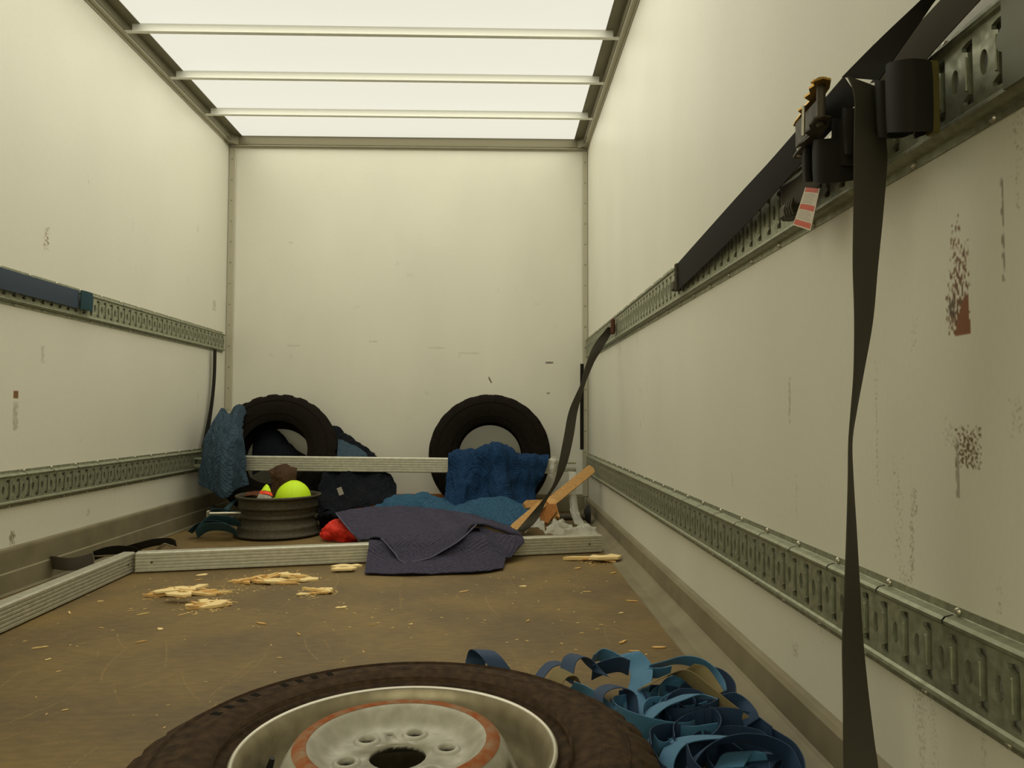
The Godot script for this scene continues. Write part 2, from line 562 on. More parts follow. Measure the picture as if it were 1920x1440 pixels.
func shell() -> void:
	var top := WALL_TOP + 0.09
	# pictures: marks at real places on the walls, in metres (along, up)
	var ext := Vector2(LEN, top)
	var im := wall_image(2048, 940, 3)
	marks_right(im, ext)
	wall_box("wall_right", Vector3(XR, 0, 0), Vector3(XR, 0, LEN), Vector3(XR, top, LEN), Vector3(XR, top, 0), Vector3.RIGHT, picture("wall_right_skin", im, 0.5))
	im = wall_image(1400, 640, 4)
	marks_left(im, ext)
	im.flip_x()
	wall_box("wall_left", Vector3(XL, 0, LEN), Vector3(XL, 0, 0), Vector3(XL, top, 0), Vector3(XL, top, LEN), Vector3.LEFT, picture("wall_left_skin", im, 0.5))
	im = wall_image(1000, 1000, 5)
	marks_back(im, Vector2(2.3, top))
	wall_box("wall_back", Vector3(XL, 0, 0), Vector3(XR, 0, 0), Vector3(XR, top, 0), Vector3(XL, top, 0), Vector3.FORWARD, picture("wall_back_skin", im, 0.5))
	var st := begin()
	quad(st, Vector3(XL, 0, LEN), Vector3(XR, 0, LEN), Vector3(XR, 0, 0), Vector3(XL, 0, 0))
	bx(st, Vector3(0, -0.03, LEN / 2), Vector3(2.38, 0.058, LEN + 0.08))
	tag(obj("floor", st, floor_material()), "", "", "", "structure")
	# roof: translucent sheet in bays, opaque skin above
	var roof := base("ceiling")
	tag(roof, "", "", "", "structure")
	var zs := bays()
	for k in zs.size() - 1:
		st = begin()
		bx(st, Vector3(0, WALL_TOP + 0.052, (zs[k] + zs[k + 1]) / 2.0), Vector3(2.26, 0.006, zs[k + 1] - zs[k] - 0.002))
		obj("skylight_panel", st, M.roof_sheet, roof)
	st = begin()
	bx(st, Vector3(0, top + 0.01, LEN / 2), Vector3(2.38, 0.02, LEN + 0.08))
	obj("outer_roof_skin", st, M.trim_paint, roof)
	# rafters across the roof
	for k in range(1, zs.size() - 1):
		st = begin()
		bx(st, Vector3(0, WALL_TOP + 0.024, zs[k] - 0.004), Vector3(2.19, 0.043, 0.005), 0.001)
		bx(st, Vector3(0, WALL_TOP + 0.003, zs[k] + 0.005), Vector3(2.24, 0.005, 0.024), 0.002)
		bx(st, Vector3(0, WALL_TOP + 0.046, zs[k] - 0.012), Vector3(2.19, 0.004, 0.02), 0.001)
		var o := obj("roof_rafter", st, M.rafter_paint, roof if k > 3 else null)
		if k > 3: continue
		var lab := ""
		if k == 1: lab = "pale metal roof rafter farthest away, closest to the end wall"
		elif k == 2: lab = "pale metal roof rafter in the middle of the three in view"
		elif k == 3: lab = "pale metal roof rafter nearest the camera, highest in the photo"
		tag(o, lab, "rafter", "rafters under the translucent roof")
	# top rails: ledge, upright and cove
	for s in [-1.0, 1.0]:
		st = begin()
		bx(st, Vector3(s * 1.136, WALL_TOP + 0.001, LEN / 2), Vector3(0.028, 0.006, LEN - 0.004), 0.002)
		bx(st, Vector3(s * 1.1465, WALL_TOP - 0.005, LEN / 2), Vector3(0.003, 0.016, LEN - 0.004), 0.001)
		tag(obj("trim_1" if s < 0 else "trim_2", st, M.trim_paint), "", "", "", "structure")
		st = begin()
		bx(st, Vector3(s * 1.118, WALL_TOP + 0.027, LEN / 2), Vector3(0.004, 0.044, LEN - 0.004))
		bx(st, Vector3(s * 1.091, WALL_TOP + 0.046, LEN / 2), Vector3(0.062, 0.003, LEN - 0.004))
		tag(obj("trim_3" if s < 0 else "trim_4", st, M.rail_metal), "", "", "", "structure")
	st = begin()
	bx(st, Vector3(0, WALL_TOP - 0.012, 0.014), Vector3(2.23, 0.006, 0.028), 0.002)
	bx(st, Vector3(0, WALL_TOP - 0.016, 0.003), Vector3(2.23, 0.016, 0.004), 0.001)
	tag(obj("trim_5", st, M.trim_paint), "", "", "", "structure")
	st = begin()
	bx(st, Vector3(0, WALL_TOP + 0.02, 0.03), Vector3(2.23, 0.055, 0.004))
	tag(obj("trim_6", st, M.rail_metal), "", "", "", "structure")
	# rounded corners where the rails meet
	for s in [-1.0, 1.0]:
		st = begin()
		var g := []
		for k in 9:
			var a := PI / 2 * k / 8.0
			var p := Vector3(s * (1.03 + 0.1 * sin(a)), 0, 0.115 - 0.1 * cos(a))
			g.append([p + Vector3(0, WALL_TOP - 0.012, 0), p + Vector3(0, WALL_TOP + 0.045, 0)])
		if s > 0: g.reverse()
		slab(st, g, 0.004)
		tag(obj("trim_7" if s < 0 else "trim_8", st, M.rail_metal), "", "", "", "structure")
	# corner posts with rivets
	for s in [-1.0, 1.0]:
		st = begin()
		var w := 0.044 if s < 0 else 0.036
		bx(st, Vector3(s * (1.149 - w / 2), (WALL_TOP - 0.02 + 0.1) / 2, 0.006), Vector3(w, WALL_TOP - 0.12, 0.011), 0.004)
		var post := obj("trim_9" if s < 0 else "trim_10", st, M.trim_paint)
		tag(post, "", "", "", "structure")
		var rv := rivet_mesh(0.006, 0.003)
		for k in 16:
			var r := obj("rivet", rv, M.galvanised, post)
			r.position = Vector3(s * (1.149 - w / 2), 0.25 + k * 0.133, 0.0115)
			r.rotation.x = PI / 2
	# metal kick plates along the floor
	st = begin()
	kick(st, [Vector2(-1.149, 0.15), Vector2(-1.13, 0.148), Vector2(-1.128, 0.14), Vector2(-1.127, 0.07), Vector2(-1.121, 0.066), Vector2(-1.117, 0.003), Vector2(-1.09, 0.002)], true)
	tag(obj("baseboard_left", st, M.kick_metal), "", "", "", "structure")
	st = begin()
	kick(st, [Vector2(1.149, 0.098), Vector2(1.138, 0.094), Vector2(1.131, 0.085), Vector2(1.126, 0.032), Vector2(1.12, 0.026), Vector2(1.092, 0.006), Vector2(1.085, 0.004), Vector2(1.05, 0.003), Vector2(1.048, 0.0)], false)
	tag(obj("baseboard_right", st, M.kick_metal), "", "", "", "structure")
	st = begin()
	bx(st, Vector3(0, 0.054, 0.006), Vector3(2.25, 0.104, 0.01), 0.003)
	bx(st, Vector3(0, 0.11, 0.004), Vector3(2.25, 0.008, 0.006), 0.002)
	tag(obj("baseboard_back", st, M.kick_metal), "", "", "", "structure")
	# the rear roller door, rolled up under the roof behind the camera, and the rear frame
	var door := base("door_1")
	tag(door, "", "", "", "structure")
	for k in 7:
		st = begin()
		bx(st, Vector3(0, WALL_TOP - 0.10, DOOR_Z + 0.15 + k * 0.3), Vector3(2.2, 0.025, 0.294), 0.004)
		obj("door_slat", st, M.trim_paint, door)
	for s in [-1.0, 1.0]:
		st = begin()
		bx(st, Vector3(s * 1.12, 1.2, LEN - 0.04), Vector3(0.06, 2.4, 0.08), 0.01)
		tag(obj("trim_11" if s < 0 else "trim_12", st, M.trim_paint), "", "", "", "structure")
	# the yard outside the open rear door
	st = begin()
	bx(st, Vector3(0, -1.0, LEN + 8), Vector3(40, 0.1, 15.8))
	tag(obj("ground", st, mat("asphalt", Color(0.3, 0.3, 0.29), 0.95)), "", "", "", "structure")

const DOOR_Z := 3.15

func kick(st: SurfaceTool, prof: Array, left: bool) -> void:
	for k in prof.size() - 1:
		var a: Vector2 = prof[k]
		var b: Vector2 = prof[k + 1]
		if left: quad(st, Vector3(b.x, b.y, LEN - 0.01), Vector3(b.x, b.y, 0.012), Vector3(a.x, a.y, 0.012), Vector3(a.x, a.y, LEN - 0.01))
		else: quad(st, Vector3(b.x, b.y, 0.012), Vector3(b.x, b.y, LEN - 0.01), Vector3(a.x, a.y, LEN - 0.01), Vector3(a.x, a.y, 0.012))

func marks_right(im: Image, ext: Vector2) -> void:
	var brown := Color(0.40, 0.27, 0.16)
	var grey := Color(0.45, 0.42, 0.34)
	for e in [[Vector2(3.761, 0.842), Vector2(0.020, 0.07), 0.5], [Vector2(3.77, 0.806), Vector2(0.040, 0.07), 0.52], [Vector2(3.766, 0.776), Vector2(0.042, 0.07), 0.58], [Vector2(3.758, 0.75), Vector2(0.034, 0.05), 0.6]]:
		scuff(im, ext, e[0], e[1], brown, e[2], 11, 0.4, 0.5)
	# torn skin, wood showing
	var a: Vector2 = Vector2(3.778, 0.767)
	var b: Vector2 = Vector2(3.781, 0.726)
	for y in 40:
		var t := y / 39.0
		var c := a.lerp(b, t)
		var w := 0.003 + 0.024 * pow(t, 0.7)
		scuff(im, ext, Vector2(c.x - w * 0.5 + 0.006, c.y), Vector2(w, 0.005), Color(0.50, 0.29, 0.14), 1.4, 12)
	scuff(im, ext, Vector2(3.75, 0.761), Vector2(0.018, 0.03), Color(0.25, 0.2, 0.14, 0.8), 0.6, 13)
	scuff(im, ext, Vector2(3.779, 0.581), Vector2(0.050, 0.050), Color(0.38, 0.29, 0.2), 0.56, 14, 0.8, 0.5)
	scuff(im, ext, Vector2(3.756, 0.551), Vector2(0.006, 0.07), Color(grey, 0.5), 0.9, 15)
	for k in 60:
		var p := Vector2(rng.randf_range(3.55, 4.4), rng.randf_range(0.15, 1.9))
		scuff(im, ext, p, Vector2(rng.randf_range(0.006, 0.03), rng.randf_range(0.03, 0.22)), Color(grey, rng.randf_range(0.25, 0.6)), rng.randf_range(0.34, 0.5), 100 + k, 0.8, 0.5)
	for k in 30:
		var p := Vector2(rng.randf_range(0.3, 3.5), rng.randf_range(0.15, 0.95))
		scuff(im, ext, p, Vector2(rng.randf_range(0.004, 0.02), rng.randf_range(0.02, 0.12)), Color(grey, rng.randf_range(0.12, 0.4)), rng.randf_range(0.4, 0.6), 200 + k, 0.3)
	scuff(im, ext, Vector2(3.22, 0.65), Vector2(0.01, 0.09), Color(grey, 0.35), 0.7, 301)
	scuff(im, ext, Vector2(1.698, 0.582), Vector2(0.012, 0.03), Color(grey, 0.35), 0.7, 302)
	scuff(im, ext, Vector2(3.231, 0.16), Vector2(0.03, 0.03), Color(grey, 0.45), 0.55, 303, 1.0)
	scuff(im, ext, Vector2(3.851, 0.837), Vector2(0.004, 0.12), Color(grey, 0.7), 0.8, 304)

func marks_left(im: Image, ext: Vector2) -> void:
	var grey := Color(0.48, 0.44, 0.34)
	scuff(im, ext, Vector2(1.874, 1.285), Vector2(0.035, 0.09), Color(0.42, 0.34, 0.26, 0.8), 0.52, 21, 0.4)
	scuff(im, ext, Vector2(2.027, 0.686), Vector2(0.024, 0.026), Color(0.50, 0.36, 0.2), 1.2, 22)
	scuff(im, ext, Vector2(2.026, 0.61), Vector2(0.024, 0.10), Color(grey, 0.35), 0.8, 23)
	scuff(im, ext, Vector2(1.879, 0.841), Vector2(0.02, 0.06), Color(grey, 0.3), 0.7, 24)
	scuff(im, ext, Vector2(0.203, 1.276), Vector2(0.05, 0.06), Color(grey, 0.4), 0.7, 25)
	scuff(im, ext, Vector2(2.024, 0.18), Vector2(0.03, 0.05), Color(grey, 0.7), 0.7, 26)
	scuff(im, ext, Vector2(1.536, 0.206), Vector2(0.02, 0.03), Color(grey, 0.35), 0.7, 27)
	for k in 26:
		var p := Vector2(rng.randf_range(0.3, 3.0), rng.randf_range(0.25, 1.7))
		scuff(im, ext, p, Vector2(rng.randf_range(0.005, 0.03), rng.randf_range(0.02, 0.12)), Color(grey, rng.randf_range(0.1, 0.3)), rng.randf_range(0.4, 0.6), 400 + k, 0.3)

func marks_back(im: Image, ext: Vector2) -> void:
	var o := Vector2(1.15, 0)
	var grey := Color(0.40, 0.36, 0.28)
	scuff(im, ext, Vector2(0.902, 0.951) + o, Vector2(0.05, 0.014), Color(0.28, 0.24, 0.18, 0.9), 0.75, 31, 1.0)
	scuff(im, ext, Vector2(0.895, 0.756) + o, Vector2(0.02, 0.01), Color(grey, 0.6), 0.9, 32, 1.0)
	for k in 6:
		scuff(im, ext, Vector2(0.524, 0.84) + o + Vector2(0.003 * k - 0.008, 0.014 - 0.006 * k), Vector2(0.006, 0.008), Color(grey, 0.9), 1.2, 33)
	for e in [[Vector2(-0.726, 1.053), 0.10], [Vector2(0.187, 1.043), 0.12], [Vector2(0.391, 1.01), 0.14], [Vector2(-0.22, 1.082), 0.06], [Vector2(-0.752, 1.712), 0.03]]:
		scuff(im, ext, e[0] + o, Vector2(e[1], 0.012), Color(grey, 0.35), 0.55, 34, 1.2)
	for k in 18:
		var p := Vector2(rng.randf_range(0.1, 2.2), rng.randf_range(0.5, 1.8))
		scuff(im, ext, p, Vector2(rng.randf_range(0.01, 0.05), rng.randf_range(0.01, 0.04)), Color(grey, rng.randf_range(0.1, 0.25)), rng.randf_range(0.35, 0.55), 500 + k, 1.0)

func floor_material() -> StandardMaterial3D:
	var w := 900
	var h := 2000
	var n := FastNoiseLite.new()
	n.seed = 8
	n.frequency = 0.006
	n.fractal_octaves = 5
	var n2 := FastNoiseLite.new()
	n2.seed = 9
	n2.frequency = 0.12
	n2.fractal_octaves = 3
	var im := Image.create(w, h, false, Image.FORMAT_RGB8)
	for y in h:
		for x in w:
			var a := n.get_noise_2d(x, y)
			var b := n2.get_noise_2d(x * 0.35, y)
			var v := 1.0 + a * 0.18 + b * 0.10
			im.set_pixel(x, y, Color(0.445 * v, 0.365 * v, (0.215 - a * 0.02) * v))
	# pale scratches, mostly running to and fro
	for k in 330:
		var p := Vector2(rng.randf_range(60, w - 90), rng.randf_range(500, h))
		var ang := rng.randf_range(-0.5, 0.5) if k % 3 else rng.randf_range(-1.5, 1.5)
		var len := rng.randf_range(10, 110) if k % 9 else rng.randf_range(150, 320)
		var bend := rng.randf_range(-0.006, 0.006)
		var str := rng.randf_range(0.15, 0.7)
		for q in int(len):
			p += Vector2(sin(ang), cos(ang))
			ang += bend
			if rng.randf() < 0.25: continue
			var px := Vector2i(p)
			if px.x < 1 or px.y < 1 or px.x >= w - 1 or px.y >= h - 1: break
			im.set_pixelv(px, im.get_pixelv(px).lerp(Color(0.66, 0.55, 0.33), str))
	# fine dust
	for k in 2600:
		var px := Vector2i(rng.randi_range(2, w - 3), rng.randi_range(400, h - 3))
		im.set_pixelv(px, im.get_pixelv(px).lerp(Color(0.78, 0.66, 0.44), rng.randf_range(0.15, 0.6)))
	var m := picture("plywood_floor", im, 0.62)
	return m

func rivet_mesh(r: float, hgt: float) -> Mesh:
	var st := begin()
	lathe(st, [Vector2(0.0005, hgt), Vector2(r * 0.5, hgt * 0.9), Vector2(r * 0.85, hgt * 0.55), Vector2(r, 0)], 10)
	return st.commit()

# ---------------------------------------------------------------- cargo tracks
func half_with_hole(st: SurfaceTool, x0: float, x1: float, y0: float, y1: float, hole_up: Array, hole_dn: Array, d: float) -> void:
	# a piece of flat plate with one hole, cut level with the hole's ends; hole_up runs left to right over the top
	var l: Vector2 = hole_up[0]
	var r: Vector2 = hole_up[hole_up.size() - 1]
	var up := PackedVector2Array([Vector2(x0, l.y)])
	for p in hole_up: up.append(p)
	up.append_array([Vector2(x1, r.y), Vector2(x1, y1), Vector2(x0, y1)])
	var dn := PackedVector2Array([Vector2(x0, l.y), Vector2(x0, y0), Vector2(x1, y0), Vector2(x1, r.y)])
	for k in range(hole_dn.size() - 1, -1, -1): dn.append(hole_dn[k])
	for poly in [up, dn]:
		var ids := Geometry2D.triangulate_polygon(poly)
		for k in range(0, ids.size(), 3):
			tri(st, Vector3(poly[ids[k]].x, poly[ids[k]].y, d), Vector3(poly[ids[k + 1]].x, poly[ids[k + 1]].y, d), Vector3(poly[ids[k + 2]].x, poly[ids[k + 2]].y, d), Vector3.BACK)
	var rim := hole_up.duplicate()
	for k in range(hole_dn.size() - 2, 0, -1): rim.append(hole_dn[k])
	for k in rim.size():
		var a: Vector2 = rim[k]
		var b: Vector2 = rim[(k + 1) % rim.size()]
		quad(st, Vector3(a.x, a.y, d), Vector3(b.x, b.y, d), Vector3(b.x, b.y, d - 0.006), Vector3(a.x, a.y, d - 0.006))

func track_cell(h: float, notch: bool) -> Mesh:
	var st := begin()
	var d := 0.014
	var f := h * 0.315
	var p := PITCH
	# slot shaped like a figure one: a tall narrow hole with a flag at the top and a foot at the bottom
	var s := h * 0.27
	var x := p * 0.30
	half_with_hole(st, 0, p * 0.52, -f, f,
		[Vector2(x - 0.004, 0), Vector2(x - 0.004, s * 0.66), Vector2(x - 0.015, s * 0.80), Vector2(x - 0.015, s * 0.93), Vector2(x - 0.004, s), Vector2(x + 0.005, s), Vector2(x + 0.005, 0)],
		[Vector2(x - 0.004, 0), Vector2(x - 0.004, -s * 0.66), Vector2(x - 0.015, -s * 0.80), Vector2(x - 0.015, -s * 0.93), Vector2(x - 0.004, -s), Vector2(x + 0.005, -s), Vector2(x + 0.005, 0)], d)
	var u := []
	var v := []
	for k in 9:
		var a := PI - PI * k / 8.0
		u.append(Vector2(p * 0.76 + cos(a) * 0.0072, sin(a) * 0.0155))
		v.append(Vector2(p * 0.76 + cos(a) * 0.0072, -sin(a) * 0.0155))
	half_with_hole(st, p * 0.52, p, -f, f, u, v, d)
	# pressed lip beside the slot
	bx(st, Vector3(x - 0.0075, 0, d + 0.0005), Vector3(0.004, s * 1.1, 0.003), 0.001)
	# ridge, step and flange above and below
	var x1 := p - (0.004 if notch else 0.0)
	for sg in [1.0, -1.0]:
		var prof := [Vector2(f, d), Vector2(f + h * 0.022, d + 0.004), Vector2(f + h * 0.055, d + 0.005), Vector2(f + h * 0.085, d + 0.001), Vector2(f + h * 0.105, 0.0035), Vector2(f + h * 0.112, 0.002), Vector2(h * 0.5, 0.002), Vector2(h * 0.5, 0.0)]
		for k in prof.size() - 1:
			var a: Vector2 = prof[k]
			var b: Vector2 = prof[k + 1]
			var xe: float = x1 if k < 4 and sg > 0 else p
			var c := [Vector3(0, a.x * sg, a.y), Vector3(xe, a.x * sg, a.y), Vector3(xe, b.x * sg, b.y), Vector3(0, b.x * sg, b.y)]
			if sg > 0: quad(st, c[0], c[1], c[2], c[3])
			else: quad(st, c[3], c[2], c[1], c[0])
	return st.commit()

func track(side: float, y: float, h: float, z0: float, z1: float, lab: String) -> Node3D:
	var b := Basis(Vector3(0, 0, side), Vector3.UP, Vector3(-side, 0, 0))
	var t := base("cargo_track", Vector3(side * 1.15, y, z0 if side > 0 else z1), b)
	tag(t, lab, "cargo rail", "slotted cargo rails along the side walls")
	var n := int((z1 - z0) / PITCH)
	var whole := begin()
	var plain := track_cell(h, false)
	var cut := track_cell(h, true)
	for k in n:
		whole.append_from(cut if k % 3 == 1 else plain, 0, Transform3D(Basis(), Vector3(k * PITCH, 0, 0)))
	obj("slotted_rail", whole, M.galvanised, t)
	var rv := rivet_mesh(0.0055, 0.004)
	for k in int(n / 3.0):
		for s in [-1.0, 1.0]:
			var r := obj("rivet", rv, M.bare_steel, t)
			r.position = Vector3((k * 3 + 0.4 + 0.7 * s) * PITCH + PITCH, s * h * 0.462, 0.0025)
			r.rotation.x = PI / 2
	return t

func tracks() -> void:
	track(-1, 1.0637, 0.131, 0.03, 3.4, "upper slotted metal cargo rail on the left wall, with the blue strap on it")
	track(-1, 0.353, 0.13, 0.03, 3.4, "lower slotted metal cargo rail on the left wall, ending behind the hanging blanket")
	track(1, 0.3071, 0.138, 0.03, 4.4, "lower slotted metal cargo rail on the right wall above the floor")
	var t := track(1, 1.0385, 0.145, 0.03, 4.5, "upper slotted metal cargo rail on the right wall, with the black straps")
	var st := begin()
	var edge := PackedVector2Array([Vector2(3.86, -0.054), Vector2(4.42, -0.054), Vector2(4.42, 0.058), Vector2(3.86, 0.058), Vector2(3.86, 0.018), Vector2(3.854, 0.014), Vector2(3.85, 0.004), Vector2(3.854, -0.006), Vector2(3.86, -0.01)])
	solid_from(edge, 0.004, Transform3D(Basis(), Vector3(0, 0, 0.0195)), st)
	obj("cover_plate", st, mat("end_metal", Color(0.46, 0.47, 0.41), 0.6, 0.4), t)

# ---------------------------------------------------------------- beams
func beam(called: String, a: Vector3, b: Vector3, hgt: float, dep: float, lab: String, ends := true) -> Node3D:
	# hollow decking beam from a to b (middle of its section), ribbed along both faces
	var x := (b - a).normalized()
	var z := x.cross(Vector3.UP).normalized()
	var y := z.cross(x).normalized()
	var t := base(called, (a + b) / 2.0, Basis(x, y, z))
	var L := (b - a).length()
	tag(t, lab, "beam", "ribbed aluminium cargo beams")
	var st := begin()
	bx(st, Vector3.ZERO, Vector3(L, hgt, dep - 0.007), 0.003)
	for s in [-1.0, 1.0]:
		for k in 6:
			bx(st, Vector3(0, (k - 2.5) * hgt * 0.158, s * (dep / 2 - 0.002)), Vector3(L - 0.002, hgt * (0.125 if k in [0, 5] else 0.105), 0.005), 0.0008)
	obj("ribbed_profile", st, M.aluminium, t)
	if ends:
		for s in [-1.0, 1.0]:
			for q in [-1.0, 1.0]:
				var r := obj("screw", rivet_mesh(0.005, 0.002), M.groove, t)
				r.position = Vector3(s * (L / 2 - 0.06), 0.0, q * (dep / 2 + 0.0005))
				r.rotation.x = PI / 2 * q
	return t

func beams() -> void:
	var a := Vector3(-0.873, 0.041, 1.772)
	var d := Vector3(1.05, 0, -0.249).normalized()
	beam("cargo_beam", Vector3(-0.842, 0.041, 1.754), Vector3(1.035, 0.041, 1.342), 0.078, 0.05, "long ribbed aluminium beam lying across the floor under the navy blanket")
	beam("cargo_beam", Vector3(-0.872, 0.041, 1.752), Vector3(-0.826, 0.041, 3.25), 0.078, 0.05, "ribbed aluminium beam lying on the floor along the left wall")
	var t := beam("cargo_beam", Vector3(-1.04, 0.342, 0.475), Vector3(0.90, 0.324, 0.475), 0.084, 0.05, "raised ribbed aluminium beam held across the rails in front of the tyres")
	var st := begin()
	for s in [-1.0, 1.0]:
		bx(st, Vector3(s * 1.03, 0.022, 0.0), Vector3(0.12, 0.012, 0.03), 0.003)
		bx(st, Vector3(s * 1.03, -0.018, 0.0), Vector3(0.12, 0.02, 0.03), 0.003)
		bx(st, Vector3(s * 0.985, 0.0, 0.0), Vector3(0.012, 0.06, 0.034), 0.003)
	obj("end_latch", st, M.galvanised, t)

# ---------------------------------------------------------------- tyres and wheels
func tyre_mesh(R: float, r_in: float, w: float, seg: int) -> Mesh:
	# profile (radius, along the axle); the tread has grooves and cut shoulders
	var prof := []
	var hw := w / 2.0
	for e in [[r_in, -0.36], [r_in + 0.010, -0.40], [r_in + 0.03, -0.44], [lerpf(r_in, R, 0.45), -0.5], [lerpf(r_in, R, 0.62), -0.497], [lerpf(r_in, R, 0.75), -0.475], [lerpf(r_in, R, 0.80), -0.468], [R - 0.018, -0.44], [R - 0.005, -0.405], [R - 0.001, -0.36],
			[R, -0.27], [R - 0.008, -0.26], [R - 0.008, -0.235], [R + 0.001, -0.225], [R + 0.002, -0.1], [R - 0.008, -0.09], [R - 0.008, -0.065], [R + 0.002, -0.055]]:
		prof.append(Vector2(e[0], e[1] * w))
	var n := prof.size()
	for k in range(n - 1, -1, -1): prof.append(Vector2(prof[k].x, -prof[k].y))
	var st := begin()
	var g := []
	for k in prof.size():
		var row := []
		var q: Vector2 = prof[k]
		for i in seg + 1:
			var a := TAU * i / seg
			var r := q.x
			var sh: float = absf(q.y) / hw
			if r > R - 0.03 and sh > 0.5 and sh < 0.92 and (i % 6) < 2: r -= 0.007
			row.append(Vector3(cos(a) * r, q.y, sin(a) * r))
		g.append(row)
	sheet(st, g, 1.0, false, true)
	# inner lining
	lathe(st, [Vector2(r_in, -0.36 * w), Vector2(r_in + 0.012, -0.37 * w), Vector2(lerpf(r_in, R, 0.6), -0.42 * w), Vector2(R - 0.022, -0.33 * w), Vector2(R - 0.018, 0), Vector2(R - 0.022, 0.33 * w), Vector2(lerpf(r_in, R, 0.6), 0.42 * w), Vector2(r_in + 0.012, 0.37 * w), Vector2(r_in, 0.36 * w)], seg / 2, Vector3.ZERO, Basis(), true)
	return st.commit()

func tyres() -> void:
	# loose tyres leaning on the front wall
	var mesh := tyre_mesh(0.363, 0.192, 0.215, 144)
	for e in [[Vector3(-0.742, 0, 0.392), 20.0, 4.0, "loose black tyre leaning on the end wall at the left, half wrapped in blankets"], [Vector3(0.525, 0, 0.272), 7.0, 0.0, "loose black tyre leaning on the end wall at the right, behind the blue blanket"]]:
		var t := base("tyre")
		tag(t, e[3], "tyre", "loose tyres leaning on the end wall")
		# axle level with the floor, turned to face the rear, then leant back to the wall
		var b := Basis(Vector3.UP, deg_to_rad(e[2])) * Basis(Vector3.RIGHT, deg_to_rad(-e[1])) * Basis(Vector3.RIGHT, PI / 2)
		var lift: float = 0.363 * cos(deg_to_rad(e[1])) + 0.09 * sin(deg_to_rad(e[1]))
		t.transform = Transform3D(b, e[0] + Vector3(0, lift, -0.363 * sin(deg_to_rad(e[1]))))
		var casing := obj("casing", mesh, M.old_rubber, t)
		var st := begin()
		for s in [-1.0, 1.0]:
			for rr in [0.232, 0.312]:
				lathe(st, [Vector2(rr - 0.002, s * 0.104), Vector2(rr, s * 0.1085), Vector2(rr + 0.002, s * 0.104)], 96, Vector3.ZERO, Basis(), s > 0)
		obj("sidewall_rib", st, M.old_rubber, casing)
	# the wheel lying flat near the camera
	var t := base("spare_wheel", Vector3(0.434, 0, 3.715), Basis(Vector3.UP, 0.0))
	tag(t, "whole wheel lying flat nearest the camera, brown dusty tyre on a silver rim", "wheel")
	var tm := tyre_mesh(0.338, 0.196, 0.2, 240)
	var ty := obj("tyre", tm, M.rubber, t)
	ty.position.y = 0.1
	var st := begin()
	for rr in [0.225, 0.262, 0.297]:
		lathe(st, [Vector2(rr + 0.0025, 0.19 if rr > 0.3 else 0.194), Vector2(rr, 0.2005 if rr < 0.3 else 0.1965), Vector2(rr - 0.0025, 0.19 if rr > 0.3 else 0.194)], 128)
	obj("sidewall_rib", st, M.rubber, ty).position.y = -0.1
	# raised moulding blocks on the sidewall, too worn to read
	var lug := begin()
	bx(lug, Vector3.ZERO, Vector3(0.011, 0.003, 0.017), 0.001)
	var lm := lug.commit()
	for k in 9:
		if k == 4: continue
		var a := deg_to_rad(-72.0 + k * 5.2)
		var o := obj("moulded_mark", lm, M.old_rubber, ty)
		o.position = Vector3(sin(a) * 0.278, 0.0985, -cos(a) * 0.278)
		o.rotation = Vector3(0, -a, 0)
	# steel rim: flange, bead seat, barrel
	st = begin()
	lathe(st, [Vector2(0.165, 0.03), Vector2(0.165, 0.1), Vector2(0.172, 0.128), Vector2(0.186, 0.14), Vector2(0.190, 0.155), Vector2(0.192, 0.174), Vector2(0.196, 0.183), Vector2(0.200, 0.190), Vector2(0.2035, 0.1925), Vector2(0.207, 0.190), Vector2(0.2075, 0.184), Vector2(0.204, 0.18)].map(func(v): return v), 128)
	var rim := obj("rim", st, M.rim_steel, t)
	st = begin()
	lathe(st, [Vector2(0.2005, 0.1905), Vector2(0.2035, 0.1938), Vector2(0.2072, 0.1908)], 128, Vector3.ZERO, Basis(), true)
	obj("flange_edge", st, M.bare_steel, rim)
	# disc: bowl, ridge and outer slope, with real holes cut through it
	var csg := CSGCombiner3D.new()
	csg.name = "wheel_disc"
	var prof := CSGPolygon3D.new()
	prof.name = "disc_shape"
	prof.polygon = PackedVector2Array([Vector2(0.012, 0.178), Vector2(0.080, 0.178), Vector2(0.088, 0.179), Vector2(0.096, 0.185), Vector2(0.107, 0.196), Vector2(0.113, 0.2005), Vector2(0.119, 0.2025), Vector2(0.126, 0.2015), Vector2(0.134, 0.196), Vector2(0.143, 0.182), Vector2(0.158, 0.150), Vector2(0.166, 0.125), Vector2(0.166, 0.110), Vector2(0.160, 0.112), Vector2(0.152, 0.142), Vector2(0.138, 0.174), Vector2(0.129, 0.187), Vector2(0.119, 0.194), Vector2(0.109, 0.190), Vector2(0.094, 0.173), Vector2(0.012, 0.170)])
	prof.mode = CSGPolygon3D.MODE_SPIN
	prof.spin_degrees = 360
	prof.spin_sides = 72
	prof.smooth_faces = true
	csg.add_child(prof, true)
	var cut := func(called: String, r: float, at: Transform3D, hgt: float):
		var c := CSGCylinder3D.new()
		c.name = called
		c.radius = r
		c.height = hgt
		c.sides = 24
		c.operation = CSGShape3D.OPERATION_SUBTRACTION
		c.transform = at
		csg.add_child(c, true)
	cut.call("centre_bore", 0.037, Transform3D(Basis(), Vector3(0, 0.175, 0)), 0.06)
